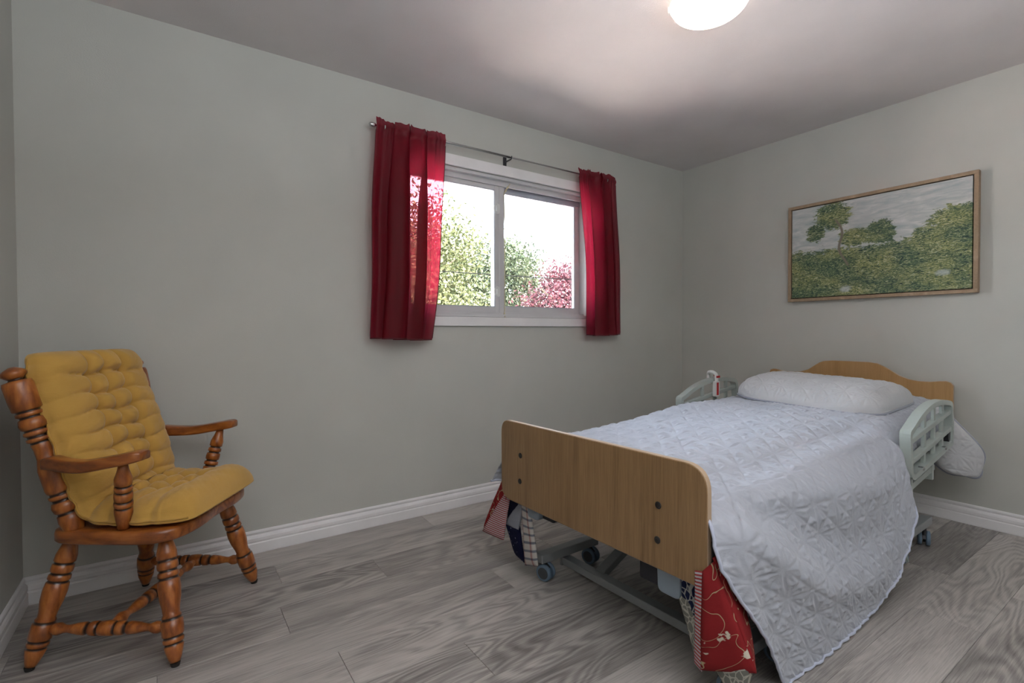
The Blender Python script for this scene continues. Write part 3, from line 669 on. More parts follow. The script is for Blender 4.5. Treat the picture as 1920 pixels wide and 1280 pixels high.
# cushion: one tufted pad bent from the seat up the back
def tufted_pad():
    path = catmull([(0.262, 0, 0.458), (0.16, 0, 0.452), (0.04, 0, 0.450), (-0.055, 0, 0.457), (-0.098, 0, 0.482), (-0.118, 0, 0.54), (-0.150, 0, 0.66), (-0.190, 0, 0.78), (-0.235, 0, 0.90), (-0.262, 0, 1.005)], 12)
    Pp = np.array(path)[:, [0, 2]]; d = np.r_[0, np.cumsum(np.linalg.norm(np.diff(Pp, axis=0), axis=1))]; Lp = d[-1]
    ns, nt_ = 230, 110
    s = np.linspace(0, Lp, ns); px_ = np.interp(s, d, Pp[:, 0]); pz_ = np.interp(s, d, Pp[:, 1])
    tx, tz = np.gradient(px_), np.gradient(pz_); l_ = np.hypot(tx, tz); tx /= l_; tz /= l_
    k_ = 15; ker = np.ones(k_)/k_
    nx_, nz_ = tz, -tx         # normal pointing up / forward
    nx_ = np.convolve(np.pad(nx_, k_//2, 'edge'), ker, 'valid'); nz_ = np.convolve(np.pad(nz_, k_//2, 'edge'), ker, 'valid')
    half_w = 0.240; t = np.linspace(-1, 1, nt_)
    Sx, T = np.meshgrid(s, t, indexing='ij')
    rows = [0.125, 0.195, 0.265, 0.335, 0.415, 0.485, 0.55, 0.615, 0.68, 0.745, Lp-0.100]
    rows = [r for r in rows if r < Lp-0.09]+[Lp-0.095]
    cols = [-0.30, 0.02, 0.37]
    wob = 0.010*np.sin(Sx*19)+0.006*np.sin(Sx*41+1)
    def line(dist, w_): return np.exp(-(dist/w_)**2)
    Tw = T+0.5*wob
    cl_ = np.array([-1.0]+cols+[1.0]); k2 = np.clip(np.searchsorted(cl_, Tw)-1, 0, 3)
    half = (cl_[k2+1]-cl_[k2])/2; dc = np.minimum(np.abs(Tw-cl_[k2]), np.abs(cl_[k2+1]-Tw)); dc = np.where((k2 == 0) & (Tw < -0.68), half, dc); dc = np.where((k2 == 3) & (Tw > 0.68), half, dc)
    qc = np.clip(dc*half_w/0.034, 0, 1); cpuff = (1-(1-qc)**2)**0.5
    rl = np.array([0.0]+rows+[Lp]); Sr = Sx+0.006*np.sin(T*7+Sx*20); k3 = np.clip(np.searchsorted(rl, Sr)-1, 0, len(rl)-2)
    dr = np.minimum(np.abs(Sr-rl[k3]), np.abs(rl[k3+1]-Sr)); dr = np.where(k3 == 0, np.abs(rl[1]-Sr), dr); dr = np.where(k3 == len(rl)-2, np.abs(Sr-rl[-2]), dr)
    qr = np.clip(dr/0.033, 0, 1); rpuff = (1-(1-qr)**2)**0.5
    side_w = np.clip((np.abs(Tw)-0.33)/0.12, 0, 1)
    rowd = 0.46*(1-side_w)+0.27*side_w*(1-0.6*np.clip((np.abs(Tw)-0.5)/0.3, 0, 1))
    fade = np.clip((Sx-0.085)/0.05, 0, 1)
    prod = (1-0.60*(1-cpuff)*fade)*(1-rowd*(1-rpuff))
    endc = np.clip(1-np.abs(2*Sx/Lp-1)**11, 0, 1)**(1/3.2)
    edge = np.clip(1-np.abs(T)**5, 0, 1)**0.42*np.clip(1-np.abs(2*Sx/Lp-1)**20, 0, 1)**0.5
    H0 = 0.078+0.010*np.exp(-((Sx-Lp+0.05)/0.05)**2)+0.014*np.exp(-((Sx-0.07)/0.06)**2)
    wr_ = 0.0022*smooth_noise(Sx*2.2, T*0.5, 60, 3)+0.0012*smooth_noise(Sx*3, T*0.3, 130, 5)
    h = edge*(H0*prod+wr_)
    scal = 1+0.035*np.clip(np.abs(T)-0.6, 0, 1)/0.4*(np.abs(np.sin((Sx-0.06)/0.068*PI))-0.6)*((Sx > 0.1))
    wtap = half_w*(1-0.05*np.exp(-((Sx-0.36)/0.07)**2)); Yt = T*wtap*scal*(0.72+0.28*endc)
    sagx = 0.02*(1-T**2)*0
    X1 = px_[:, None]+nx_[:, None]*h*1.0; Z1 = pz_[:, None]+nz_[:, None]*h
    hb = edge*0.016
    X2 = px_[:, None]-nx_[:, None]*hb; Z2 = pz_[:, None]-nz_[:, None]*hb
    # front rolls downward slightly
    g = gridmesh(X1, Yt, Z1); g2 = gridmesh(X2, Yt, Z2)
    n0 = len(g.v); g.v += g2.v; g.f += [tuple(i+n0 for i in f[::-1]) for f in g2.f]
    m_, n_ = X1.shape; ring = [(0, j) for j in range(n_-1)]+[(i, n_-1) for i in range(m_-1)]+[(m_-1, j) for j in range(n_-1, 0, -1)]+[(i, 0) for i in range(m_-1, 0, -1)]
    ids = [i*n_+j for i, j in ring]
    for a, b in zip(ids, ids[1:]+ids[:1]): g.f.append((b, a, a+n0, b+n0))
    return g, (px_, pz_, nx_, nz_, Yt)
g, info = tufted_pad()
cu = tag(obj('chair_cushion', g, M['mustard'], smooth=True), 'mustard yellow tufted seat and back cushion on the wooden armchair', 'cushion')
cu.location = ch.location; cu.rotation_euler = ch.rotation_euler
for side_ in (0, -1):
    pts_ = [(info[0][i]+info[2][i]*0.006, info[4][i, side_], info[1][i]+info[3][i]*0.006) for i in range(4, 226, 4)]
    obj('piping', tube(pts_, 0.0032, 6), M['mustard_dark'], cu, smooth=True)

# ------------------------------------------------------------------ hospital bed (local: +x to headboard, +y to window)
BL, BR = (-0.08, -1.315, 0), 0.0223
bed = thing('hospital_bed', 'adjustable hospital bed with oak laminate head and foot boards on casters', 'bed', BL, BR)
lam = M['laminate']
def board(name, outline, x0, x1, mat):
    o = obj(name, prism(outline, 'x', x0, x1), mat, bed, bevel=0.003, seg=3); return o
fb_out = round_poly([(-0.502, 0.345), (0.502, 0.345), (0.502, 0.686), (-0.502, 0.690)], [0.035, 0.06, 0.055, 0.075], 8)
fb = board('footboard', fb_out, -2.342, -2.320, lam)
# slim pale edge band round the board
def band(parent, outline, xc, wdt, mat):
    o_ = inset(outline, -0.0012); i_ = inset(outline, 0.0015)
    obj('edge_band', ring_prism(o_, i_, 'x', xc-wdt/2, xc+wdt/2), mat, parent, bevel=0.0006, seg=1)
band(fb, fb_out, -2.331, 0.0175, M['edge'])
for y, z in ((0.361, 0.552), (0.365, 0.443), (-0.338, 0.540), (-0.335, 0.433)):
    g = G(); lathe((-2.3405, y, z), (-2.3455, y, z), [(0, 0.0105), (0.5, 0.0115), (0.8, 0.010), (0.85, 0.006), (1, 0.0055)], 18, g); obj('bolt', g, M['bolt'], fb)
hp = [(-0.502, 0.36), (0.502, 0.36), (0.502, 0.78), (0.497, 0.796), (0.480, 0.803), (0.462, 0.803), (0.430, 0.795), (0.395, 0.790), (0.340, 0.789), (0.290, 0.796), (0.245, 0.812), (0.200, 0.845), (0.175, 0.862), (0.150, 0.872), (0.10, 0.877), (0.0, 0.877),
      (-0.10, 0.876), (-0.145, 0.870), (-0.175, 0.856), (-0.21, 0.835), (-0.255, 0.803), (-0.30, 0.785), (-0.345, 0.777), (-0.40, 0.777), (-0.445, 0.784), (-0.470, 0.786), (-0.490, 0.780), (-0.502, 0.764)]
hb_ = board('headboard', hp, -0.011, 0.011, M['headboard'])
band(hb_, hp, 0.0, 0.017, M['edge'])
fgm = M['frame_grey']
# sleeping deck: side tubes, cross members, panels
for sy in (-1, 1):
    obj('deck_rail', bar((-2.27, 0.40*sy, 0.372), (-0.04, 0.40*sy, 0.372), 0.032, 0.055), fgm, bed, bevel=0.003)
for x in (-2.24, -1.75, -1.2, -0.65, -0.10):
    obj('deck_cross_bar', bar((x, -0.385, 0.365), (x, 0.385, 0.365), 0.035, 0.035), fgm, bed, bevel=0.002)
for x0, x1 in ((-2.26, -1.56), (-1.55, -1.12), (-1.11, -0.04)):
    obj('deck_panel', box(x0, x1, -0.40, 0.40, 0.400, 0.408), M['dark_metal'], bed)
# plastic corner brackets and dark cover behind the foot board
for y in (0.315, -0.355):
    g = G(); prism(round_poly([(y-0.040, 0.262 if y < 0 else 0.295), (y+0.040, 0.262 if y < 0 else 0.295), (y+0.045, 0.40), (y-0.045, 0.40)], 0.02, 5), 'x', -2.316, -2.262, g)
    obj('corner_bracket', g, M['bracket'], bed, bevel=0.004)
for y, y2 in ((0.20, 0.27), (-0.305, -0.23)):
    g = G(); box(-2.30, -2.22, y, y2, 0.305 if y > 0 else 0.265, 0.385, g); obj('latch_cover', g, M['black_cloth'], bed, bevel=0.006)
# base: caster bars (along x) at each corner, cross bars, lift arms
YL, YR = 0.362, -0.485
def caster(x, y, z_top, parent, yaw=0.0, r=0.036):
    c_, s_ = math.cos(yaw), math.sin(yaw)
    def R_(p): return (x+p[0]*c_-p[1]*s_, y+p[0]*s_+p[1]*c_, p[2])
    g = G(); lathe(R_((0, 0, z_top)), R_((0, 0, 0.055)), [(0, 0.009), (1, 0.009)], 10, g)
    bar(R_((-0.004, 0, 0.060)), R_((0.022, 0, 0.038)), 0.012, 0.05, g)
    root = obj('caster', g, M['dark_metal'], parent)
    for s in (-1, 1):
        a = R_((0.018, s*0.0075, r)); b_ = R_((0.018, s*0.0255, r))
        g = G(); lathe(a, b_, [(0, r*0.6), (0.03, r*0.92), (0.2, r), (0.75, r), (0.92, r*0.93), (1.0, r*0.78), (0.98, r*0.7)], 28, g)
        obj('wheel', g, M['caster_blue'], root, smooth=True)
        g = G(); lathe(R_((0.018, s*0.020, r)), R_((0.018, s*0.0268, r)), [(0, r*0.7), (0.8, r*0.68), (1, r*0.2)], 24, g)
        obj('wheel_hub', g, M['caster_hub'], root)
for xa, xb, casters in ((-2.245, -1.905, (-2.225, -1.955)), (-0.885, -0.455, (-0.80, -0.49))):
    for y in (YL, YR if xa < -2 else YR-0.02):
        hb2 = 0.112 if xa < -2 else 0.145
        obj('caster_bar', bar((xa, y, hb2-0.019), (xb, y, hb2-0.019), 0.046, 0.038), fgm, bed, bevel=0.003)
        for i, x in enumerate(casters):
            caster(x, y, hb2-0.030, bed, {(-2.225): -1.25, (-1.955): -1.35, (-0.80): 2.2, (-0.49): 0.3}[x])
    obj('base_cross_bar', bar(((-2.093 if xa < -2 else -0.67), YR, 0.050), ((-2.093 if xa < -2 else -0.67), YL, 0.050), 0.046, 0.032), fgm, bed, bevel=0.003)
    for y in (YL, YR):
        xx_ = -2.093 if xa < -2 else -0.67
        obj('drop_plate', box(xx_-0.026, xx_+0.026, y-0.006, y+0.006, 0.028, 0.10), fgm, bed, bevel=0.002)
# brake pedal linkage at the head end, near side
g = G(); bar((-0.885, YR-0.046, 0.120), (-0.86, YR-0.052, 0.035), 0.010, 0.018, g, up=(0, 1, 0)); bar((-0.86, YR-0.032, 0.038), (-0.97, YR+0.01, 0.045), 0.010, 0.014, g)
bar((-0.885, YR-0.020, 0.125), (-0.885, YR+0.02, 0.125), 0.012, 0.03, g)
obj('brake_pedal', g, M['plastic_grey'], bed, bevel=0.001)
for y in (0.16, -0.28):
    obj('lift_arm', bar((-2.08, y, 0.055), (-1.45, y, 0.352), 0.045, 0.030), M['frame_grey'], bed, bevel=0.003)
    obj('lift_arm', bar((-0.69, y, 0.055), (-1.32, y, 0.352), 0.045, 0.030), M['frame_grey'], bed, bevel=0.003)
obj('actuator', lathe((-1.95, -0.06, 0.10), (-0.9, -0.06, 0.30), [(0, 0.02), (0.35, 0.02), (0.36, 0.032), (1, 0.032)], 16), M['dark_metal'], bed)

# assist rails
def assist_rail(sy, dx, dz, y, label):
    raw = [(-0.972, 0.626), (-0.962, 0.53), (-0.949, 0.445), (-0.915, 0.422), (-0.867, 0.424), (-0.60, 0.460), (-0.366, 0.495), (-0.342, 0.513), (-0.334, 0.584), (-0.345, 0.66), (-0.360, 0.705), (-0.398, 0.722), (-0.513, 0.735), (-0.66, 0.732), (-0.80, 0.703), (-0.928, 0.653)]
    raw = [(a+dx, b+dz) for a, b in raw]
    outer = [p[:2] for p in catmull([(*p, 0) for p in raw], 5, True)]; inner = inset(outer, 0.024)
    g = ring_prism(outer, inner, 'y', y-0.020, y+0.020)
    rl = tag(obj('side_rail', g, M['plastic_grey'], bed, bevel=0.006, seg=3), label)
    def zz(x, k): # interpolated bars following the slope
        return k[0]+(x+0.88)/(0.52)*(k[1]-k[0])+dz
    for k in ((0.596, 0.665), (0.505, 0.578)):
        obj('rail_bar', bar((-0.950+dx, y, zz(-0.95, k)), (-0.345+dx, y, zz(-0.345, k)), 0.030, 0.022), M['plastic_grey'], rl, bevel=0.003)
    for x in (-0.730, -0.590, -0.465):
        zt = np.interp(x, [-0.928, -0.80, -0.66, -0.513, -0.398], [0.653, 0.703, 0.732, 0.735, 0.722])-0.010+dz
        zl = 0.424+(x+0.867)*0.1417+0.012+dz
        obj('rail_divider', bar((x+dx, y, zl), (x+dx, y, zt), 0.026, 0.014), M['plastic_grey'], rl, bevel=0.002)
    for x in (-0.80, -0.47):
        g = G(); lathe((x+dx, y-0.002, 0.452+dz+(x+0.8)*0.14), (x+dx, y+sy*0.024, 0.452+dz+(x+0.8)*0.14), [(0, 0.009), (0.8, 0.009), (1, 0.006)], 12, g)
        obj('rail_screw', g, M['chrome'], rl)
    g = G(); prism([(-0.372+dx+0.024*math.cos(k*PI/10), 0.548+dz+0.036*math.sin(k*PI/10)) for k in range(20)], 'y', y-0.012, y+0.012, g)
    obj('release_plate', g, M['dark_metal'], rl)
    # mounting arm under the rail
    yi = y-sy*0.03
    g = G(); bar((-0.80+dx, yi, 0.360), (-0.48+dx, yi, 0.400), 0.022, 0.028, g); bar((-0.82+dx, yi, 0.43+dz), (-0.82+dx, yi, 0.32), 0.03, 0.022, g, up=(1, 0, 0)); bar((-0.52+dx, yi, 0.48+dz), (-0.52+dx, yi, 0.345), 0.03, 0.022, g, up=(1, 0, 0))
    bar((-0.82+dx, yi, 0.365), (-0.82+dx, sy*0.40, 0.365), 0.03, 0.03, g); bar((-0.52+dx, yi, 0.372), (-0.52+dx, sy*0.40, 0.372), 0.03, 0.03, g)
    obj('mounting_arm', g, M['plastic_grey'], rl, bevel=0.002)
    g = G(); bar((-0.74+dx, yi+0.001, 0.392), (-0.56+dx, yi+0.001, 0.414), 0.016, 0.024, g); obj('mounting_latch', g, M['dark_metal'], rl)
assist_rail(-1, 0.0, 0.0, -0.560, 'pale grey-green lattice rail on the near side of the bed')
assist_rail(1, -0.045, 0.035, 0.540, 'pale grey-green rail on the window side, hooked with the hand control')

# hand control hooked on the far rail
hc = thing('hand_control', 'white and red bed hand control hooked over the far side rail', 'remote control', BL, BR)
yr = 0.540
g = G(); prism(round_poly([(-0.700, 0.655), (-0.655, 0.655), (-0.652, 0.755), (-0.698, 0.755)], 0.010, 4), 'y', yr-0.046, yr-0.024, g); obj('handset', g, M['white_plastic'], hc, bevel=0.003)
g = G(); tube(catmull([(-0.675, yr-0.036, 0.745), (-0.675, yr-0.034, 0.792), (-0.672, yr-0.010, 0.808), (-0.665, yr+0.022, 0.806), (-0.655, yr+0.034, 0.785), (-0.650, yr+0.034, 0.73)], 6), 0.011, 10, g)
obj('hook', g, M['white_plastic'], hc, smooth=True)
g = G(); box(-0.688, -0.668, yr-0.0485, yr-0.0455, 0.665, 0.745, g); obj('label_strip', g, M['red'], hc, bevel=0.001)
g = G(); box(-0.692, -0.655, yr-0.049, yr-0.045, 0.775, 0.788, g); obj('marking', g, M['red'], hc)
g = G(); bar((-0.640, yr, 0.786), (-0.610, yr, 0.782), 0.012, 0.012, g); obj('marking', g, M['red'], hc)

# mattress
mo = thing('mattress', 'grey mattress on the hospital bed under the quilts', 'mattress', BL, BR)
g = prism(round_poly([(-0.44, 0.410), (0.44, 0.410), (0.44, 0.555), (-0.44, 0.555)], 0.05, 6), 'x', -2.30, -0.03)
obj('mattress_body', g, M['mattress'], mo, bevel=0.01, seg=2)

# ------------------------------------------------------------------ white star quilt
CELL = 0.118
def star(u, v, c=CELL):
    u = u/c; v = v/c
    a = np.abs(u-np.round(u)); b = np.abs(v-np.round(v))
    d = np.minimum(np.minimum(a, b), np.abs(a-b)/1.414)
    outer = np.minimum(a, b); rr = np.hypot(a, b)
    spokes = np.minimum(np.abs(a-2*b)/2.236, np.abs(b-2*a)/2.236)
    spokes = np.where(rr < 0.50, spokes, 0.2)
    d = np.minimum(d, spokes+0.015)
    return np.clip(d/0.13, 0, 1)**0.5
def ztop(x):
    return np.interp(x, [-2.33, -1.9, -1.45, -1.17, -0.8, -0.45, -0.1], [0.590, 0.600, 0.622, 0.640, 0.650, 0.668, 0.672])
def hem_pt(x):
    # near-side hem curve in (x, y, z); index by the x of the top edge
    t = np.interp(x, [-2.31, -2.10, -1.85, -1.55, -1.28, -1.08, -0.99, -0.93], range(8))
    hx = np.interp(t, range(8), [-2.055, -1.86, -1.60, -1.374, -1.18, -1.05, -0.964, -0.923])
    hy = np.interp(t, range(8), [-0.575, -0.585, -0.590, -0.592, -0.596, -0.598, -0.598, -0.595])
    hz = np.interp(t, range(8), [0.004, 0.006, 0.012, 0.030, 0.085, 0.190, 0.300, 0.400])
    return hx, hy, hz
NA, NB = 400, 330
xs = np.concatenate([np.linspace(-2.312, -0.93, 245), np.linspace(-0.925, -0.03, 156)[:155]])
NA = len(xs)
X = np.zeros((NA, NB)); Y = X.copy(); Z = X.copy(); U = X.copy()
def arc_resample(Pq, n):
    d = np.r_[0, np.cumsum(np.linalg.norm(np.diff(Pq, axis=0), axis=1))]
    s = np.linspace(0, d[-1], n); return np.stack([np.interp(s, d, Pq[:, k]) for k in range(3)], -1), s
for i, x in enumerate(xs):
    zt = float(ztop(x)); drape = 1/(1+math.exp((x+0.955)/0.012))      # 1 towards the foot, 0 by the rail
    foot = math.exp(-((x+2.31)/0.12)**2)
    hx, hy, hz = [float(q) for q in hem_pt(min(x, -0.93))]
    hx2, hy2, hz2 = x, -0.50, 0.44
    hx = hx*drape+hx2*(1-drape); hy = hy*drape+hy2*(1-drape); hz = hz*drape+hz2*(1-drape)
    lz = zt-0.20-0.03*math.sin(x*5)
    ex = x                          # top x
    mid = lambda t: ex+(hx-ex)*(t**1.5)-0.065*foot*math.sin(PI*min(1, t*1.6))*drape
    ff = math.exp(-((x+2.31)/0.16)**2)
    pts = [(x-0.055*ff, 0.495+0.045*ff, lz*(1-ff)+0.405*ff), (x-0.02*ff, 0.488+0.03*ff, zt-0.11), (x, 0.462, zt-0.040), (x, 0.41, zt-0.006), (x, 0.25, zt+0.008), (x, 0.0, zt+0.014), (x, -0.25, zt+0.006), (x, -0.385, zt-0.004-0.02*drape),
           (mid(0.06), -0.475, zt-0.045), (mid(0.22), -0.530-0.015*drape, zt-0.045-(zt-0.045-hz)*(0.22 if drape > 0.5 else 0.45)), (mid(0.58), (-0.530-0.02*drape)*0.45+hy*0.55, (zt-0.045)*0.42+hz*0.58), (hx, hy, hz)]
    q, s = arc_resample(np.array(catmull(pts, 8)), NB)
    X[i], Y[i], Z[i] = q.T; U[i] = s
# use one common arc length coordinate across so the quilting stays regular
V = np.repeat(np.linspace(-2.312, -0.03, NA)[:, None], NB, 1)
V = xs[:, None]+0*X
# arc length measured from bed centre outwards
cidx = np.argmin(np.abs(Y), axis=1); U = U-U[np.arange(NA), cidx][:, None]
along = V-0.0
# large soft swags on the near-side fall (in x,z of the hanging part)
def seg_dist(Xa, Za, pl):
    best = np.full(Xa.shape, 9.0)
    for (a, b) in zip(pl, pl[1:]):
        ax, az = a; bx_, bz_ = b; dx, dz = bx_-ax, bz_-az; t = np.clip(((Xa-ax)*dx+(Za-az)*dz)/(dx*dx+dz*dz), 0, 1)
        best = np.minimum(best, np.hypot(Xa-ax-t*dx, Za-az-t*dz))
    return best
side = np.clip((-Y-0.44)/0.08, 0, 1)*np.clip((-1.02-X)/0.30, 0, 1)
ridge1 = np.exp(-(seg_dist(X, Z, [(-2.36, 0.60), (-2.20, 0.48), (-2.0, 0.33), (-1.80, 0.22), (-1.55, 0.15), (-1.35, 0.13)])/0.06)**2)
ridge2 = np.exp(-(seg_dist(X, Z, [(-1.95, 0.56), (-1.6, 0.50), (-1.3, 0.46), (-1.05, 0.45), (-0.95, 0.47)])/0.05)**2)
ridge3 = np.exp(-(seg_dist(X, Z, [(-2.28, 0.50), (-2.24, 0.30), (-2.16, 0.12), (-2.10, 0.02)])/0.04)**2)
val = np.exp(-(seg_dist(X, Z, [(-2.1, 0.52), (-1.8, 0.38), (-1.5, 0.30), (-1.25, 0.27)])/0.06)**2)
push = side*(0.034*ridge1+0.022*ridge2+0.02*ridge3-0.022*val+0.010*smooth_noise(X, Z*0.6, 11, 2))
lowv = np.clip((0.25-Z)/0.25, 0, 1)
push = push+side*lowv*0.008*np.sin(X*14+1.0)
bpar = np.linspace(0, 1, NB)[None, :]; push = push*(1-bpar**10)
Y -= push
# top: broad soft unevenness, lump by the head near side
topm = 1-np.clip((np.abs(Y)-0.40)/0.08, 0, 1)
Z += topm*(0.006*smooth_noise(X, Y, 7, 4)+0.035*np.exp(-((X+0.20)/0.16)**2-((Y+0.36)/0.12)**2)+0.018*np.exp(-((X+1.15)/0.35)**2-((Y-0.38)/0.15)**2))
Z += topm*0.0025*smooth_noise(X, Y, 38, 9)
Nn = normals(X, Y, Z)
sgn = np.sign(Nn[NA//2, int(cidx[NA//2]), 2]); Nn *= sgn
pf = star(U+0.02*np.sin(along*2.0), along+0.015*np.sin(U*3))
amp = 0.0095*pf+0.0030*smooth_noise(U, along, 120, 11)*pf
X += Nn[..., 0]*amp; Y += Nn[..., 1]*amp; Z += Nn[..., 2]*amp
Z = np.maximum(Z, 0.006)
g = gridmesh(X, Y, Z)
ql = obj('quilt', g, M['quilt'], smooth=True)
tag(ql, 'white star-stitched quilt covering the bed and hanging to the floor', 'quilt'); ql.location = BL; ql.rotation_euler = (0, 0, BR)
hemline = [(X[i, -1], Y[i, -1], max(Z[i, -1], 0.008)) for i in range(0, 246, 3)]
obj('hem', tube(hemline, 0.005, 7), M['quilt_hem'], ql, smooth=True)
cor = [(X[0, j], Y[0, j], max(Z[0, j], 0.008)) for j in range(60, NB, 4)]
obj('hem', tube(cor, 0.005, 7), M['quilt_hem'], ql, smooth=True)
lh = [(X[i, 0], Y[i, 0], Z[i, 0]) for i in range(0, NA, 4)]
obj('hem', tube(lh, 0.005, 7), M['quilt_hem'], ql, smooth=True)

# ------------------------------------------------------------------ pillows
def pillow(hx, hy, thick, sag, seed, nx=150, ny=200, rnd=0.0):
    u = np.linspace(-1, 1, nx)[:, None]; v = np.linspace(-1, 1, ny)[None, :]
    # square grid mapped onto rounded rectangle
    k = 0.26
    Xp = hx*(u*np.sqrt(1-k*v**8*1.0)+0*v); Yp = hy*(v*np.sqrt(1-k*u**8*1.2)+0*u)
    if rnd: Xp = hx*u*(1-rnd*0.35*v**2+0*v); Yp = hy*v*np.sqrt(np.clip(1-rnd*1.9*np.abs(u)**5, 0.05, 1))
    prof_ = (np.clip(1-np.abs(u)**2.6, 0, 1)**0.58)*(np.clip(1-np.abs(v)**9, 0, 1)**0.5)
    wr = 0.004*smooth_noise(Xp, Yp, 22, seed)+0.003*smooth_noise(Xp, Yp, 45, seed+1)
    pf = star(Xp+0.01*np.sin(Yp*9), Yp, 0.105)*0.008
    top = prof_*(thick+wr)+pf*np.clip(prof_*4, 0, 1)
    bot = -prof_*thick*0.12
    zoff = sag(Xp, Yp)
    g = gridmesh(Xp, Yp, top+zoff); g2 = gridmesh(Xp, Yp, bot+zoff-0.004)
    n0 = len(g.v); g.v += g2.v; g.f += [tuple(i+n0 for i in f[::-1]) for f in g2.f]
    m_, n_ = Xp.shape; ring = [(0, j) for j in range(n_-1)]+[(i, n_-1) for i in range(m_-1)]+[(m_-1, j) for j in range(n_-1, 0, -1)]+[(i, 0) for i in range(m_-1, 0, -1)]
    ids = [i*n_+j for i, j in ring]
    for a, b in zip(ids, ids[1:]+ids[:1]): g.f.append((b, a, a+n0, b+n0))
    rim = [(Xp[i, j], Yp[i, j], (zoff+0*Xp)[i, j]-0.002) for i, j in ring[::4]]
    return g, rim
g, rim = pillow(0.300, 0.385, 0.112, lambda x, y: 0.035*(x+0.275)/0.55+0.040*y, 21)
pw = tag(obj('pillow', g, M['sham'], smooth=True), 'plump white quilted pillow lying flat in front of the headboard', 'pillow')
pw.location = (-0.08-0.475, -1.315-0.03, 0.671); pw.rotation_euler = (0, 0, BR-0.03)
obj('piping', tube(rim, 0.006, 8, closed=True), M['piping'], pw, smooth=True)
g, rim = pillow(0.23, 0.105, 0.045, lambda x, y: 0*x+0*y, 33, 90, 70, rnd=0.45)
# slumped sham hanging between the near rail and the wall
p2 = tag(obj('pillow_sham', g, M['sham'], smooth=True), 'limp white sham drooping out behind the near rail beside the wall', 'pillow')
obj('piping', tube(rim, 0.007, 8, closed=True), M['piping'], p2, smooth=True)
ax = Vector((0.0, -0.66, -0.75)).normalized()       # long axis droops towards the camera side and down
nrm = Vector((-0.93, -0.22, 0.29)); nrm = (nrm-ax*nrm.dot(ax)).normalized(); yv = nrm.cross(ax)
mw = Matrix(((ax.x, yv.x, nrm.x, -0.27), (ax.y, yv.y, nrm.y, -1.815), (ax.z, yv.z, nrm.z, 0.500), (0, 0, 0, 1)))
p2.matrix_world = mw

# ------------------------------------------------------------------ patchwork quilt showing under the white one
pq = thing('patchwork_quilt', 'red, navy and grey patchwork quilt hanging below the footboard corners', 'quilt', BL, BR)
def patch(poly_top, poly_bot, mat, nu=14, nv=22, off=0.0, seed=0, name='patch', puff=0.006):
    """ruled surface between two polylines, softly rippled"""
    def rs(pl, n):
        pl = np.array(catmull(pl, 6)) if len(pl) > 2 else np.array(pl, float)
        return arc_resample(pl, n)[0]
    A = rs(poly_top, nu); B = rs(poly_bot, nu); t = np.linspace(0, 1, nv)[:, None, None]
    P_ = A[None]*(1-t)+B[None]*t
    X, Y, Z = P_[..., 0], P_[..., 1], P_[..., 2]
    N_ = normals(X, Y, Z); uu = np.linspace(-1, 1, nu)[None, :]; vv = np.linspace(-1, 1, nv)[:, None]
    b_ = puff*(1-uu**6)*(1-vv**8)+0.004*smooth_noise(X*1+Y*1.3, Z, 30, seed)
    X = X+N_[..., 0]*b_; Y = Y+N_[..., 1]*b_; Z = Z+N_[..., 2]*b_
    w_ = np.linalg.norm(A[-1]-A[0]); h_ = np.linalg.norm(B[0]-A[0])
    g = gridmesh(X, Y, Z, (0.5*(uu+1)*max(w_, 0.08)+0*X+seed*0.37, 0.5*(vv+1)*h_+0*X))
    return obj(name, g, mat, pq, smooth=True, solid=0.005)
# far (window side) corner, bulging out past the foot board edge
patch([(-1.95, 0.505, 0.47), (-2.20, 0.520, 0.47), (-2.285, 0.515, 0.47)], [(-1.98, 0.60, 0.26), (-2.20, 0.625, 0.19), (-2.335, 0.655, 0.155)], P['silver'], seed=1)
patch([(-2.285, 0.518, 0.47), (-2.300, 0.500, 0.46)], [(-2.335, 0.658, 0.155), (-2.350, 0.640, 0.150)], P['red'], 8, 26, seed=2)
patch([(-2.300, 0.500, 0.46), (-2.300, 0.470, 0.43)], [(-2.350, 0.642, 0.150), (-2.318, 0.520, 0.145)], P['red'], 10, 26, seed=3)
patch([(-2.305, 0.490, 0.40), (-2.302, 0.478, 0.395)], [(-2.354, 0.640, 0.148), (-2.322, 0.515, 0.140)], P['ticking'], 12, 26, seed=4)
patch([(-2.300, 0.500, 0.44), (-2.298, 0.39, 0.43)], [(-2.300, 0.515, 0.235), (-2.298, 0.43, 0.235)], P['navy'], 12, 18, seed=5)
patch([(-2.298, 0.42, 0.35), (-2.298, 0.38, 0.345)], [(-2.304, 0.530, 0.205), (-2.302, 0.430, 0.205)], P['silver'], 10, 16, seed=6)
patch([(-2.302, 0.530, 0.210), (-2.298, 0.425, 0.225)], [(-2.290, 0.460, 0.085), (-2.290, 0.395, 0.070)], P['navy'], 12, 16, seed=7, puff=0.012)
patch([(-2.308, 0.400, 0.40), (-2.306, 0.350, 0.39)], [(-2.300, 0.385, 0.070), (-2.300, 0.295, 0.100)], P['plaid'], 12, 30, seed=8, puff=0.010)
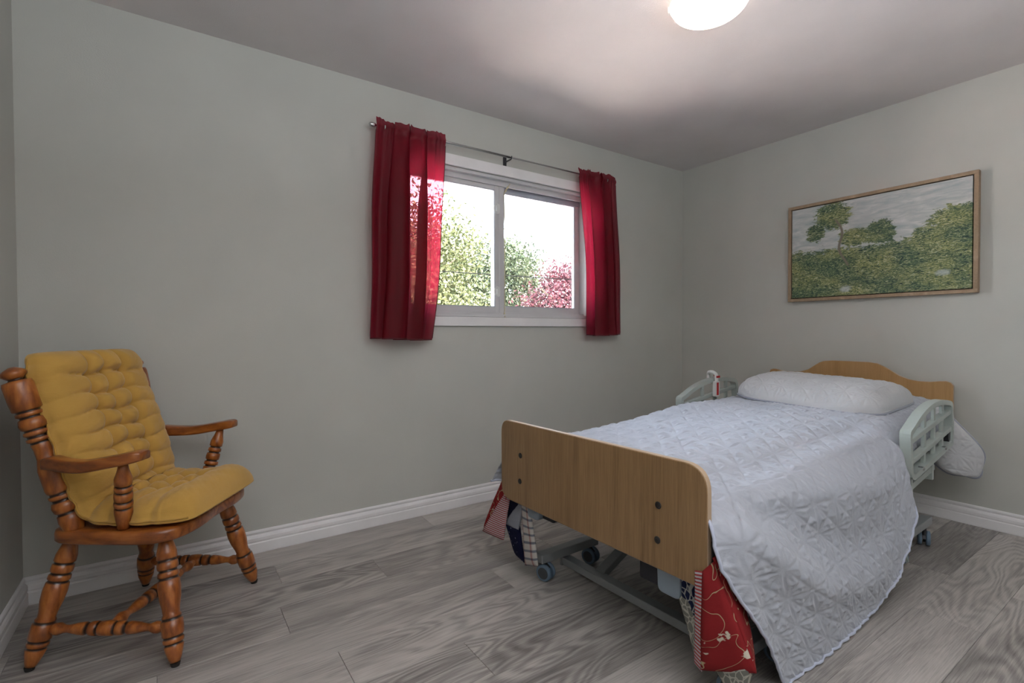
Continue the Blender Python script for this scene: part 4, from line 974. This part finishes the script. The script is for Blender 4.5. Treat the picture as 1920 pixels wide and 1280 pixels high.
# near corner below the foot board
patch([(-2.298, -0.355, 0.41), (-2.300, -0.445, 0.41)], [(-2.302, -0.400, 0.225), (-2.304, -0.455, 0.225)], P['ink'], 12, 16, seed=9)
patch([(-2.302, -0.382, 0.275), (-2.304, -0.455, 0.290)], [(-2.306, -0.445, 0.115), (-2.308, -0.478, 0.10)], P['grey'], 12, 20, seed=10)
patch([(-2.352, -0.472, 0.395), (-2.350, -0.497, 0.400)], [(-2.330, -0.458, 0.115), (-2.332, -0.482, 0.105)], P['ticking'], 10, 30, seed=11, puff=0.002)
patch([(-2.351, -0.495, 0.402), (-2.330, -0.515, 0.430)], [(-2.334, -0.478, 0.110), (-2.300, -0.620, 0.165)], P['red'], 18, 30, seed=12, puff=0.012)
patch([(-2.330, -0.513, 0.44), (-2.22, -0.510, 0.45)], [(-2.302, -0.618, 0.165), (-2.20, -0.56, 0.12)], P['red'], 14, 30, seed=15, puff=0.006)
patch([(-2.306, -0.490, 0.135), (-2.296, -0.610, 0.195)], [(-2.300, -0.530, 0.082), (-2.290, -0.600, 0.120)], P['grey'], 14, 12, seed=13, puff=0.014)
patch([(-2.240, -0.47, 0.44), (-1.4, -0.465, 0.44)], [(-2.230, -0.520, 0.22), (-1.4, -0.52, 0.25)], P['silver'], 30, 14, seed=14)

# ------------------------------------------------------------------ outside the window
tag(obj('pale_ground', box(-40, 40, 0.35, 60, -2.9, -2.8), M['pale_ground']), kind='structure')
def tree(label, x, y, h, cr, mat, seed, n=30000, leaf=0.065, base=-2.8):
    r = np.random.default_rng(seed)
    t = thing('tree', label, 'tree', (x, y, base))
    g = G(); tube(catmull([(0, 0, 0), (0.1, 0.05, h*0.3), (0.0, 0.1, h*0.6), (0.05, 0.0, h*0.9)], 5), [0.16*(1-k/16) for k in range(16)], 8, g)
    obj('trunk', g, M['bark'], t, smooth=True)
    g = G()
    for k in range(16):
        a = r.uniform(0, 2*PI); z0 = h*r.uniform(0.35, 0.8); d = cr*r.uniform(0.5, 0.95)
        e = (math.cos(a)*d, math.sin(a)*d, z0+r.uniform(0.3, 0.9)*cr); tube([(0.05, 0.05, z0), (e[0]*0.5, e[1]*0.5, z0+(e[2]-z0)*0.45), e], [0.05, 0.03, 0.012], 6, g)
    obj('branches', g, M['bark'], t, smooth=True)
    # clusters of leaves
    cl_ = r.normal(0, 1, (90, 3)); cl_ /= np.linalg.norm(cl_, axis=1)[:, None]; cl_ *= (r.uniform(0.25, 1, (90, 1))**0.5)
    cl_ = cl_*np.array([cr, cr, h*0.30])+np.array([0, 0, h*0.70])
    which = r.integers(0, 90, n); ctr = cl_[which]+r.normal(0, 0.20*cr, (n, 3))
    a = r.normal(0, 1, (n, 3)); a /= np.linalg.norm(a, axis=1)[:, None]; b = np.cross(a, r.normal(0, 1, (n, 3))); b /= np.linalg.norm(b, axis=1)[:, None]
    L_ = leaf*r.uniform(0.6, 1.3, (n, 1))
    v = np.stack([ctr-a*L_, ctr+b*L_*0.45, ctr+a*L_, ctr-b*L_*0.45], 1).reshape(-1, 3)
    g = G(); g.v = v.tolist(); g.f = [(4*i, 4*i+1, 4*i+2, 4*i+3) for i in range(n)]; g.a = [0.0]
    o = obj('foliage', g, mat, t); o['kind'] = 'stuff'
    return t
tree('lime green leafy tree filling the left pane of the window', -1.3, 8.4, 7.6, 2.3, M['leaf_lime'], 1)
tree('pale green tree seen behind the window mullion', 1.6, 10.5, 7.7, 2.1, M['leaf_lime'], 2)
tree('darker green rounded tree at the right edge of the window view', 6.6, 13.0, 7.4, 1.7, M['leaf_green'], 3)
tree('red-pink leafed tree low in the right pane', 6.35, 8.9, 5.9, 1.2, M['leaf_pink'], 4, n=24000, leaf=0.055)
tree('low green tree in the middle of the right pane', 3.3, 12.2, 7.0, 1.9, M['leaf_green'], 5)
tag(obj('power_line', tube(catmull([(-14, 8, 2.55), (0, 7.2, 2.42), (14, 6.6, 2.50)], 8), 0.012, 5), M['cable']), 'upper dark overhead cable crossing both window panes', 'cable')
tag(obj('power_line', tube(catmull([(-14, 13.2, 3.2), (3, 12.8, 2.75), (20, 12.2, 3.3)], 8), 0.010, 5), M['cable']), 'lower fainter cable passing through the tree tops', 'cable')
